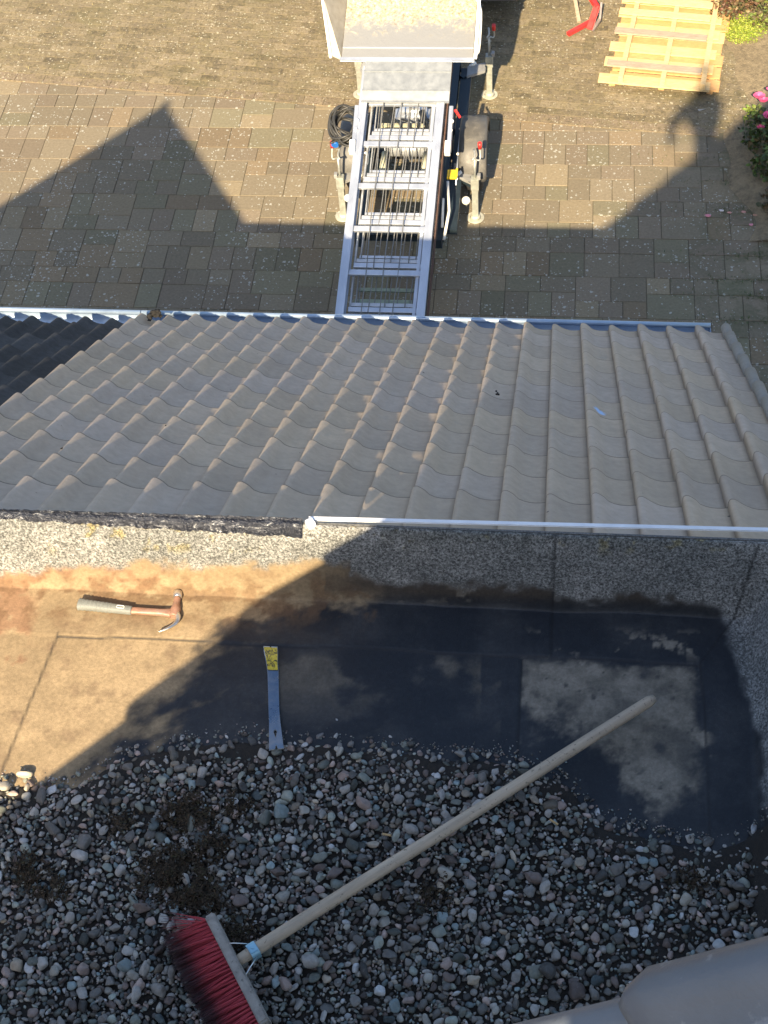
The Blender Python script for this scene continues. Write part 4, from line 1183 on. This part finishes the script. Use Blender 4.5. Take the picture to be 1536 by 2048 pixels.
# wheels and fenders
def wheel(xc, out):
    w = MB(); cy_, cz_ = 11.24, .29; n = 32
    prof = [(-.085, .20), (-.088, .25), (-.070, .283), (-.03, .292), (.03, .292), (.070, .283), (.088, .25), (.085, .20)]
    for i in range(n):
        for (a, b) in zip(prof[:-1], prof[1:]):
            q = []
            for (px_, r_), t in ((a, i), (b, i), (b, i+1), (a, i+1)):
                th = 2*math.pi*t/n; q.append((xc+px_, cy_+r_*math.cos(th), cz_+r_*math.sin(th)))
            w.quad(*q)
    bmesh.ops.remove_doubles(w.bm, verts=w.bm.verts, dist=.0005)
    for f in w.bm.faces: f.smooth = True
    ty = w.build('wheel', RUBBER, lift)
    r = MB(); r.cyl((xc-.06, cy_, cz_), (xc+.06, cy_, cz_), .20, 28); r.cyl((xc-.075, cy_, cz_), (xc+.075, cy_, cz_), .06, 16); r.build('rim', ALU_DULL, ty)
    f = MB(); cy2, cz2 = 11.24, .27; Rr = .38; ang = [R(a) for a in np.linspace(8, 172, 26)]
    xs_ = [-.125, -.118, -.095, -.03, .04, .095, .118, .125]; drop = [.045, .015, .003, 0, 0, .003, .015, .045]
    rows = []
    for k, t in enumerate(ang):
        flat = Rr*(1.0-.05*math.cos(2*t)) 
        row = []
        for x, d in zip(xs_, drop):
            rr = flat-d; rib = .003*math.sin(x*220) if .35 < (t/math.pi) < .55 and abs(x) < .1 else 0
            row.append(f.bm.verts.new((xc+x, cy2+rr*1.05*math.cos(t), cz2+(rr+rib)*math.sin(t))))
        rows.append(row)
    for i in range(len(rows)-1):
        for k in range(len(xs_)-1): f.bm.faces.new((rows[i][k], rows[i+1][k], rows[i+1][k+1], rows[i][k+1])).smooth = True
    fo = f.build('fender', PLAST, lift); md = fo.modifiers.new('t', 'SOLIDIFY'); md.thickness = .006
    l = MB(); l.tube([(xc-.135*out, 10.72, .40), (xc-.135*out, 11.05, .46), (xc-.135*out, 11.5, .44)], .008, 8); l.build('fender_bracket', ALU, lift)
    for yy in (10.75, 10.95, 11.3):
        b = MB(); b.ball((xc-.128*out, yy, .56 if yy > 10.9 else .45), .013); b.build('bolt', WHITEP, fo)
wheel(-.745, 1); wheel(-1.815, -1)
# jacks: four corner props
def jack(x, y, side, front):
    d = -1 if front else 1
    m = MB(); m.box((x, y, .225), (.055, .055, .41), bev=.004); m.box((x, y, .40), (.07, .07, .12), bev=.005)
    post = m.build('jack', simple('cream_zinc', (.36, .37, .32), .5, .35, .2, 26, .15), lift)
    m = MB(); m.cyl((x, y, .0), (x, y, .012), .078, 28); m.tube([(x, y, .012), (x, y, .04)], [.05, .035], 20); m.build('foot_plate', simple('pale_zinc_plate', (.48, .47, .38), .55, .3, .2, 20, .1), post)
    ix = x-side*.20
    m = MB(); m.prism([(x-side*.03, y-.01*d, .36), (ix, y-.10*d, .38), (ix, y-.27*d, .38), (x-side*.03, y-.15*d, .36)], (0, 0, 1), .03, bev=.006)
    m.box((x+side*.035, y, .47), (.03, .05, .04), bev=.004); m.build('bracket', simple('grey_bracket', (.30, .30, .29), .6, .3, .15, 20, .1), post)
    m = MB(); m.cyl((ix+side*.03, y-.09*d, .40), (ix+side*.075, y-.10*d, .44), .016, 12); m.ball((ix+side*.03, y-.09*d, .40), .018); m.build('locking_pin', WHITEP, post)
    m = MB(); m.cyl((x, y, .43), (x, y, .66), .011, 12); m.tube([(x-.02*side, y-.02, .66), (x, y+.01, .68), (x-.01*side, y+.08, .70)], .009, 8, smoothpts=3)
    m.tube([(x, y, .665), (x+.035*side, y-.03, .67), (x+.05*side, y-.01, .68), (x+.045*side, y-.03*d, .76)], .007, 8, smoothpts=3)
    cr = m.build('crank', ZINC, post)
    m = MB(); m.tube([(x+.045*side, y-.03*d, .75), (x+.045*side, y-.03*d, .81)], .018, 12); m.build('crank_grip', RED, cr)
jack(-.714, 10.757, 1, True); jack(-1.903, 10.75, -1, True); jack(-.678, 12.556, 1, False); jack(-1.93, 12.55, -1, False)
m = MB(); q = at(932, 401, .30)
m.ball(q, .038); m.cyl(q, q+Vector((0, .03, -.08)), .01, 8)
m.ball(at(696, 396, .30), .036); m.build('float_knob', WHITEP, lift)
m = MB(); m.tube([(-.93, 10.5, .62), (-.90, 10.2, .55), (-.93, 9.95, .45)], .012, 8); m.tube([(-.955, 10.3, .6), (-.95, 10.05, .5)], .010, 8); m.build('drain_pipe', WHITEP, lift)

# coiled power cable hanging on the lift
CABL = simple('black_cable', (.035, .035, .033), .5, 0, .2, 60, .1)
ccen = at(692, 250, .96)
pc = empty('power_cable', tuple(ccen), 'coil of black cable with a blue plug hanging on the lift rail', 'power cable')
m = MB()
for k in range(14):
    a0 = random.uniform(0, 6); rx, ry = random.uniform(.085, .145), random.uniform(.115, .175); ox, oy = rng.normal(0, .014, 2); tz = random.uniform(-.05, .05)
    pts = [ccen+Vector((ox+rx*math.cos(t+a0), oy+ry*math.sin(t+a0), .03*math.sin(t*2+k)+tz+.35*ry*math.sin(t+a0)*.9)) for t in np.linspace(0, 2*math.pi*1.05, 40)]
    m.tube(pts, .011, 8)
pl = at(671, 284, .86)
m.tube([ccen+Vector((-.06, -.14, -.05)), ccen+Vector((-.12, -.17, -.06)), pl+Vector((.02, .05, .02)), pl+Vector((.0, .03, .0))], .008, 8, smoothpts=5)
m.tube([ccen+Vector((-.08, -.12, 0)), ccen+Vector((0, -.22, -.03)), ccen+Vector((.1, -.24, -.04))], .009, 8, smoothpts=5)
m.build('cord', CABL, pc)
m = MB(); m.tube([pl+Vector((.004, .035, 0)), pl+Vector((0, .0, 0))], [.022, .026], 16); plug = m.build('plug', WHITEP, pc)
m = MB(); m.tube([pl+Vector((0, .0, 0)), pl+Vector((-.004, -.035, -.01))], [.030, .033], 18); m.build('plug_collar', BLUEP, plug)

# ================================================================== DARK CAR coupled beyond the lift
car = empty('car', (-1.27, 15.8, 0), 'black car parked behind the lift, only its rear bumper in view', 'car')
CARP = simple('black_car_paint', (.012, .012, .014), .22, .2, .1, 6, 0)
cy0 = 13.66
def xsec(m, secs, mat_name=None):
    rings = []
    for (y, hw_, z0, z1, tw) in secs:
        pts = [(-hw_, z0), (-hw_*1.01, (z0+z1)*.45), (-hw_*tw, z1-.06), (-hw_*tw*.9, z1), (hw_*tw*.9, z1), (hw_*tw, z1-.06), (hw_*1.01, (z0+z1)*.45), (hw_, z0)]
        rings.append([m.bm.verts.new((-1.27+x, y, z)) for x, z in pts])
    for a, b in zip(rings[:-1], rings[1:]):
        for k in range(8): m.bm.faces.new((a[k], a[(k+1) % 8], b[(k+1) % 8], b[k]))
    m.bm.faces.new(rings[0][::-1]); m.bm.faces.new(rings[-1]); return m
m = MB(); xsec(m, [(cy0, .80, .35, .75, .98), (cy0+.08, .86, .25, .98, .97), (cy0+.6, .88, .22, 1.02, .96), (cy0+3.6, .88, .22, .95, .96), (cy0+4.3, .82, .25, .78, .95)])
body = m.build('body', CARP, car); body.modifiers.new('b', 'BEVEL').width = .04
m = MB(); xsec(m, [(cy0+.25, .78, .95, 1.02, .9), (cy0+.7, .78, .95, 1.42, .80), (cy0+2.2, .78, .95, 1.45, .80), (cy0+3.1, .78, .93, .97, .85)]); m.build('cabin', simple('tinted_glass', (.01, .012, .014), .06, 0, .1, 4, 0), car)
m = MB(); m.box((-1.27, cy0-.02, .45), (1.62, .12, .18), bev=.03); m.build('bumper', simple('grey_bumper', (.10, .10, .10), .5, 0, .1, 8, .1), car)
for x in (-2.01, -.53):
    m = MB(); m.box((x, cy0+.02, .80), (.2, .06, .12), bev=.01); m.build('tail_light', RED, car)
for x in (-2.07, -.47):
    for y in (cy0+.85, cy0+3.4):
        m = MB(); m.cyl((x-.1, y, .32), (x+.1, y, .32), .32, 28); w = m.build('wheel', RUBBER, car)
        m = MB(); m.cyl((x-.105, y, .32), (x+.105, y, .32), .19, 20); m.build('rim', ALU_DULL, w)

# ================================================================== PALLETS
def pine(name, col, dk):
    return wood_mat(name, col, dk, (.5, 4, 4), spots=False)
PINE = pine('fresh_pine', (.60, .45, .23), (.50, .32, .14)); PINEO = pine('orange_pine', (.56, .33, .14), (.42, .24, .10)); PINEG = pine('greyed_pine', (.36, .29, .21), (.26, .20, .15))
def board(p, a, b, w, h, mat, parent, name):
    m = MB(); m.bar(a, b, w, h, bev=.003); m.build(name, mat, parent)
pA = at(1197, 150, .16); pB = at(1424, 170, .16); pC = at(1453, 0, .16)
px_ = (pB-pA).normalized(); pw = (pB-pA).length; py_ = Vector((-px_.y, px_.x, 0))
def pp(u, v, z): q = pA+px_*u+py_*v; return (q.x, q.y, z)
pal_lo = empty('pallet', pp(.6, .6, 0), 'lower slatted pallet of orange pine, its board ends sticking out under the paler one', 'pallet', 'slatted wooden pallets stacked in the yard')
pal_up = empty('pallet', pp(.6, .6, .07), 'upper slatted pallet of pale yellow pine with greyed top boards', 'pallet', 'slatted wooden pallets stacked in the yard')
off = .10
for v in (.02, .22, .42, .61, .80, 1.0, 1.19, 1.36): board(0, pp(off+random.uniform(-.02, .02), v+.10, .065), pp(pw+.05+random.uniform(-.02, .02), v+.10, .065), .155, .018, PINEO if random.random() < .85 else PINE, pal_lo, 'slat')
for u in (.13, .60, 1.06): board(0, pp(u, 0.06, .028), pp(u, 1.5, .028), .05, .052, PINEO, pal_lo, 'stringer')
for v, rr in ((.055, 0), (.33, .02), (.58, .035), (.90, .06), (1.16, .05), (1.40, .05)): board(0, pp(rr, v, .092), pp(pw-.02+rr*.2, v, .092), .125, .020, PINE, pal_up, 'slat')
for u in (.22, .63, 1.02): board(0, pp(u*.97, -.015, .135), pp(u*.97, 1.5, .135), .040, .062, PINE, pal_up, 'stringer')
for v, mt in ((.185, PINEG), (.725, PINEG), (1.06, PINE), (1.28, PINE)): board(0, pp(.06, v, .177), pp(pw-.12, v-.01, .177), .085, .018, mt, pal_up, 'top_board')

# ================================================================== RED TRESTLE and batten
tre = empty('hand_truck', tuple(at(1178, 40, 0)), 'red steel hand truck lying on the bricks beside the pallets', 'hand truck')
m = MB()
m.bar(at(1136, 68, .05), at(1180, 44, .08), .035, .03, bev=.004); m.build('foot_bar', RED, tre)
m = MB(); m.bar(at(1179, 57, .06), at(1194, 12, .22), .045, .035, bev=.005); m.bar(at(1194, 14, .22), at(1172, -20, .22), .04, .035, bev=.005); m.build('frame', RED, tre)
m = MB(); m.bar(at(1184, 62, .02), at(1200, 38, .10), .03, .02); m.bar(at(1200, 38, .10), at(1203, 5, .2), .02, .02); m.build('blade', simple('scuffed_grey_steel', (.25, .22, .21), .5, .4, .2, 20, .1), tre)
m = MB(); m.bar(at(1146, -25, .16), at(1158, 43, .02), .028, .022, bev=.003)
tag(m.build('batten', PINEG), 'thin wooden batten leaning beside the red hand truck', 'batten')

# ================================================================== PLANTS on the right border
plane = plane_sheet
V = []; F = []
bx = [(1.62+.10*math.sin(y*3.1)+.05*math.sin(y*7.7), y) for y in np.arange(10.5, 17.5, .12)]
for i, (x, y) in enumerate(bx): V += [(x, y, .004), (x+.15, y, .03), (x+.6, y, .05), (4.2, y, .05)]
for i in range(len(bx)-1):
    for k in range(3): F.append((i*4+k, i*4+k+1, (i+1)*4+k+1, (i+1)*4+k))
BED = simple('planting_bed_soil', (.19, .15, .09), .95, 0, .4, 26, .8, 70, bdist=.02, dirt=(.25, .20, .12))
tag(pydata('soil_bed', V, F, BED, smooth=True), kind='structure')
LEAF = attr_mat('leaf', .55, .2, 40, .1, 100); LEAF.node_tree.nodes['Principled BSDF'].inputs['Subsurface Weight'].default_value = 0
PET = attr_mat('pink_petal', .6, .12, 60, .1, 100)
def leaves(c, rad, n, size, cols, zsq=1.0):
    V = []; F = []; C = []
    for _ in range(n):
        d = rng.normal(size=3); d /= np.linalg.norm(d); r = rad*random.random()**.45
        p = np.array(c)+d*r*np.array([1, 1, zsq]); 
        if p[2] < .02: p[2] = random.uniform(.02, .1)
        L_ = size*random.uniform(.6, 1.4); w = L_*random.uniform(.28, .42)
        a = rng.normal(size=3); a[2] = abs(a[2])*.4; a /= np.linalg.norm(a); nrm = np.cross(a, rng.normal(size=3)); nrm /= np.linalg.norm(nrm); s_ = np.cross(a, nrm)
        b = len(V); V += [p, p+a*L_*.35+s_*w, p+a*L_*.75+s_*w*.7, p+a*L_+nrm*L_*.1, p+a*L_*.75-s_*w*.7, p+a*L_*.35-s_*w, p+a*L_*.5-nrm*L_*.08]
        F += [(b, b+1, b+6), (b+1, b+2, b+6), (b+2, b+3, b+6), (b+3, b+4, b+6), (b+4, b+5, b+6), (b+5, b, b+6)]
        k = random.choice(cols); q = random.uniform(.7, 1.3); C += [tuple(x*q for x in k)]*7
    return np.array(V), np.array(F), np.array(C)
GR = [(.05, .085, .02), (.035, .06, .018), (.08, .13, .025), (.045, .05, .02), (.10, .075, .03)]
def plant(px1, py1, z, rad, n, size, label, flowers=(), cols=GR, zsq=.8, cat='flowering plant', grp='pink flowering plants on the right border'):
    c = at(px1, py1, z); root = empty('flowering_plant', (c.x, c.y, 0), label, cat, grp)
    V, F, C = leaves((c.x, c.y, c.z), rad, n, size, cols, zsq); npmesh('foliage', V, F, LEAF, root, smooth=False, cols=C)
    m = MB()
    for k in range(9):
        a = random.uniform(0, 6.28); e = Vector((c.x+rad*.7*math.cos(a), c.y+rad*.7*math.sin(a), z+rad*random.uniform(-.2, .6)))
        m.tube([(c.x+.02*math.cos(a), c.y+.02*math.sin(a), 0), (c.x+.3*rad*math.cos(a), c.y+.3*rad*math.sin(a), z*.6), e], .004, 6, smoothpts=3)
    m.build('stems', simple('plant_stem', (.07, .08, .03), .7, 0, .2, 20, .1), root)
    for (fx, fy, fz, fr_) in flowers:
        q = at(fx, fy, fz); V = []; F = []; C = []
        for ring, (nn, rr, up_) in enumerate(((6, 1.0, .15), (5, .68, .45), (4, .4, .8))):
            for k in range(nn):
                a = 2*math.pi*(k/nn)+ring*.5+random.uniform(-.15, .15); d = Vector((math.cos(a), math.sin(a), up_)).normalized(); s_ = Vector((-math.sin(a), math.cos(a), 0)); L_ = fr_*rr*random.uniform(.85, 1.15); w = L_*.55
                b = len(V); up2_ = Vector((0, 0, L_*.22))
                V += [q, q+d*L_*.45+s_*w, q+d*L_*.9+s_*w*.75+up2_, q+d*L_*1.05+up2_*.7, q+d*L_*.9-s_*w*.75+up2_, q+d*L_*.45-s_*w, q+d*L_*.6-up2_*.3]
                F += [(b, b+1, b+6), (b+1, b+2, b+6), (b+2, b+3, b+6), (b+3, b+4, b+6), (b+4, b+5, b+6), (b+5, b, b+6)]
                kk = random.uniform(.8, 1.15); C += [(.72*kk, .10*kk, .24*kk)]*7
        npmesh('flower', np.array([tuple(v) for v in V]), np.array(F), PET, root, smooth=False, cols=np.array(C))
plant(1528, 262, .22, .22, 520, .045, 'low leafy plant with large pink blooms at the right picture edge', [(1517, 193, .42, .055), (1527, 201, .40, .045), (1538, 232, .40, .055), (1521, 255, .30, .032), (1545, 180, .42, .05)])
plant(1545, 330, .16, .20, 360, .05, 'dark leafy plant without blooms in the shade at the right edge')
plant(1508, 225, .10, .09, 130, .035, 'small bright green sprig beside the pink blooms', cols=[(.16, .22, .04), (.10, .15, .03), (.22, .24, .05)])
plant(1556, 400, .14, .16, 200, .05, 'brown and green withering plant at the right edge, in shade', cols=[(.09, .06, .03), (.05, .06, .02), (.12, .09, .05)])
plant(1450, 18, .12, .16, 420, .04, 'reddish brown low shrub in the bed behind the pallets', cols=[(.14, .06, .03), (.10, .05, .03), (.16, .11, .05), (.07, .07, .025)], grp='low shrubs in the soil bed')
plant(1500, -10, .14, .28, 700, .045, 'brown leaved shrub at the top right corner', cols=[(.15, .08, .04), (.12, .07, .04), (.18, .14, .07), (.08, .09, .03)], grp='low shrubs in the soil bed')
plant(1545, 30, .14, .2, 500, .04, 'green leaved shrub at the top right corner', cols=[(.10, .14, .03), (.14, .17, .04), (.09, .07, .03)], grp='low shrubs in the soil bed')
# yellow-green moss cushion
V, F, C = leaves(tuple(at(1487, 62, .03)), .24, 3600, .018, [(.24, .30, .03), (.18, .25, .03), (.30, .32, .06), (.14, .19, .03)], .16)
keep = V
tag(npmesh('grass', V, F, LEAF, smooth=False, cols=C), 'yellow green patch of moss and grass on the soil behind the pallets', 'grass', kind='stuff')
# ragged weeds in the far bricks and moss in joints on the right
V = []; F = []; C = []
for _ in range(9000):
    if random.random() < .8:
        x = random.uniform(-7, 1.7); y = random.uniform(line_y(x)-.02, 15.5)
        cl_ = fbm(np.array([x*1.3]), np.array([y*1.3]), 3)[0]
        if cl_ < .45 or random.random() > (cl_-.35)*3: continue
        col = random.choice([(.30, .25, .11), (.24, .22, .08), (.36, .31, .16), (.20, .19, .07)])
        L_ = random.uniform(.012, .035)
    else:
        x = random.uniform(1.0, 2.0)**1.0; y = random.choice([9.82, 10.32, 10.9, 11.3, 11.62, 10.02, 9.52])+rng.normal(0, .035)
        x = 2.0-abs(rng.normal(0, .45)); col = random.choice([(.05, .07, .02), (.08, .10, .03), (.10, .09, .04)]); L_ = random.uniform(.01, .03)
    d = rng.normal(size=3); d[2] = abs(d[2])*.7; d /= np.linalg.norm(d); s_ = np.cross(d, [0, 0, 1.]); s_ /= np.linalg.norm(s_)+1e-6
    p = np.array([x, y, .002]); w = L_*.16; b = len(V)
    V += [p-s_*w, p+s_*w, p+d*L_]; F.append((b, b+1, b+2)); C += [col]*3
tag(npmesh('weeds', np.array(V), np.array(F), LEAF, smooth=False, cols=np.array(C)), 'dry yellowish weeds and moss growing in the paving joints', 'weeds', kind='stuff')
# fallen petals, dry leaf scraps
for k, (a, b, lab) in enumerate(((1416, 431, 'fallen pink petal on shaded slabs, largest of the petals'), (1443, 421, 'pale whitish petal just above the largest fallen petal'), (1459, 425, 'fallen salmon petal right of the pale one'), (1487, 424, 'small salmon petal, fourth along the row of fallen petals'), (1510, 430, 'brownish petal near the right end of the petal row'), (1502, 449, 'small pink petal lying below the petal row'), (1405, 220, 'flat pale grey stone lying on the bricks inside the photographer\'s shadow'))):
    q = at(a, b, .006); V = []; n_ = 9; r = .030 if k in (0,) else .024
    if k == 6: r = .05
    for t in range(n_):
        an = 2*math.pi*t/n_; V.append((q.x+r*math.cos(an)*random.uniform(.7, 1.1), q.y+r*.6*math.sin(an)*random.uniform(.7, 1.1), .006+.006*random.random()))
    col = [(.62, .22, .26), (.6, .55, .52), (.5, .25, .2), (.5, .25, .2), (.4, .22, .15), (.6, .25, .3), (.4, .38, .33)][k]
    o = pydata('petal' if k < 6 else 'flat_stone', V, [tuple(range(n_))], PET, cols=[col]*n_); o.modifiers.new('t', 'SOLIDIFY').thickness = .003 if k < 6 else .012
    tag(o, lab, 'petal' if k < 6 else 'stone', 'fallen petals on the slabs' if k < 6 else None)

# ================================================================== PHOTOGRAPHER kneeling on the steep roof (throws the shadow in the yard)
per = empty('person', (.05, -.35, H-1.0), 'person kneeling on the steep roof in dark work clothes, holding up a phone', 'person')
def skinmesh(name, verts, edges, radii, m, parent, sub=2):
    me = bpy.data.meshes.new(name); me.from_pydata([tuple(v) for v in verts], edges, []); o = bpy.data.objects.new(name, me); COL.objects.link(o); me.materials.append(m)
    sk = o.modifiers.new('skin', 'SKIN'); ss_ = o.modifiers.new('sub', 'SUBSURF'); ss_.levels = sub; ss_.render_levels = sub
    lay = me.skin_vertices[0].data if me.skin_vertices else None
    if lay is None:
        bpy.context.view_layer.objects.active = o; lay = me.skin_vertices[0].data
    for k, r in enumerate(radii): lay[k].radius = (r, r*.85) if isinstance(r, float) else r
    lay[0].use_root = True
    o.parent = parent; o.matrix_parent_inverse = chain(parent).inverted()
    return o
CL = simple('dark_work_cloth', (.04, .045, .06), .9, 0, .2, 20, .2); SKN = simple('skin', (.45, .28, .2), .6, 0, .1, 10, .05)
def sp(xs_, zs_, y): return Vector((xs_+.108*y, y, H+zs_-.722*y))   # from sun-view coordinates
yb_ = -.42
B = [sp(.08, -.80, yb_), sp(.075, -.62, yb_), sp(.06, -.47, yb_), sp(.02, -.33, yb_), sp(0, -.22, yb_), sp(0, -.15, yb_), # 0-5 pelvis..head base
     sp(-.14, -.28, yb_), sp(-.225, -.36, yb_), sp(-.255, -.50, yb_+.02), sp(-.245, -.58, yb_+.03),        # left arm hanging
     sp(.13, -.28, yb_), sp(.16, -.22, yb_+.03), sp(.06, -.05, -.30), sp(0, .06, -.22), sp(-.01, .13, -.16),  # right arm raised
     sp(.10, -.95, yb_+.05), sp(.02, -1.15, yb_+.25), sp(.1, -1.25, yb_-.1), sp(.2, -.95, yb_-.05), sp(.3, -1.15, yb_+.1), sp(.3, -1.25, yb_-.3)]
E_ = [(0, 1), (1, 2), (2, 3), (3, 4), (4, 5), (3, 6), (6, 7), (7, 8), (8, 9), (3, 10), (10, 11), (11, 12), (12, 13), (13, 14), (0, 15), (15, 16), (16, 17), (0, 18), (18, 19), (19, 20)]
Rr = [.14, .13, .16, .225, .16, .08, .11, .065, .048, .030, .11, .07, .045, .03, .024, .09, .06, .045, .09, .06, .045]
skinmesh('body', B, E_, Rr, CL, per)
m = MB(); hc = sp(-.01, -.13, yb_); m.ball(hc, .10, (.82, 1.0, 1.15)); m.ball(hc+Vector((0, .10, -.02)), .016); m.ball(hc+Vector((-.084, 0, 0)), .02); m.ball(hc+Vector((.084, 0, 0)), .02)
m.build('head', SKN, per)
m = MB(); m.ball(hc+Vector((0, -.015, .02)), .108, (.86, 1.0, 1.1)); m.build('hair', simple('brown_hair', (.05, .03, .02), .8, 0, .2, 30, .3), per)
for base, dr_ in ((B[14], Vector((0, .5, 1)).normalized()), (B[9], Vector((0, 0, -1)))):
    m = MB(); m.ball(base, .034, (.9, .5, 1.2))
    for k, (dx, L_) in enumerate(((-.026, .055), (-.01, .065), (.007, .07), (.023, .065))):
        a = base+Vector((dx, 0, 0))+dr_*.03; m.tube([a, a+dr_*L_*.5+Vector((0, .008, 0)), a+dr_*L_*.9+Vector((0, .022, 0))], [.009, .008, .006], 8, smoothpts=3)
    a = base+Vector((.03, .0, 0)); m.tube([a, a+dr_*.03+Vector((.02, .01, 0)), a+dr_*.055+Vector((.022, .02, 0))], [.010, .009, .007], 8, smoothpts=3)
    m.build('hand', SKN, per)
m = MB(); m.box(sp(-.005, .17, -.10), (.075, .009, .15), rot=(R(-35), 0, 0), bev=.003)
tag(m.build('phone', STEELBLK), 'black phone held up in the kneeling person\'s raised hand', 'phone')
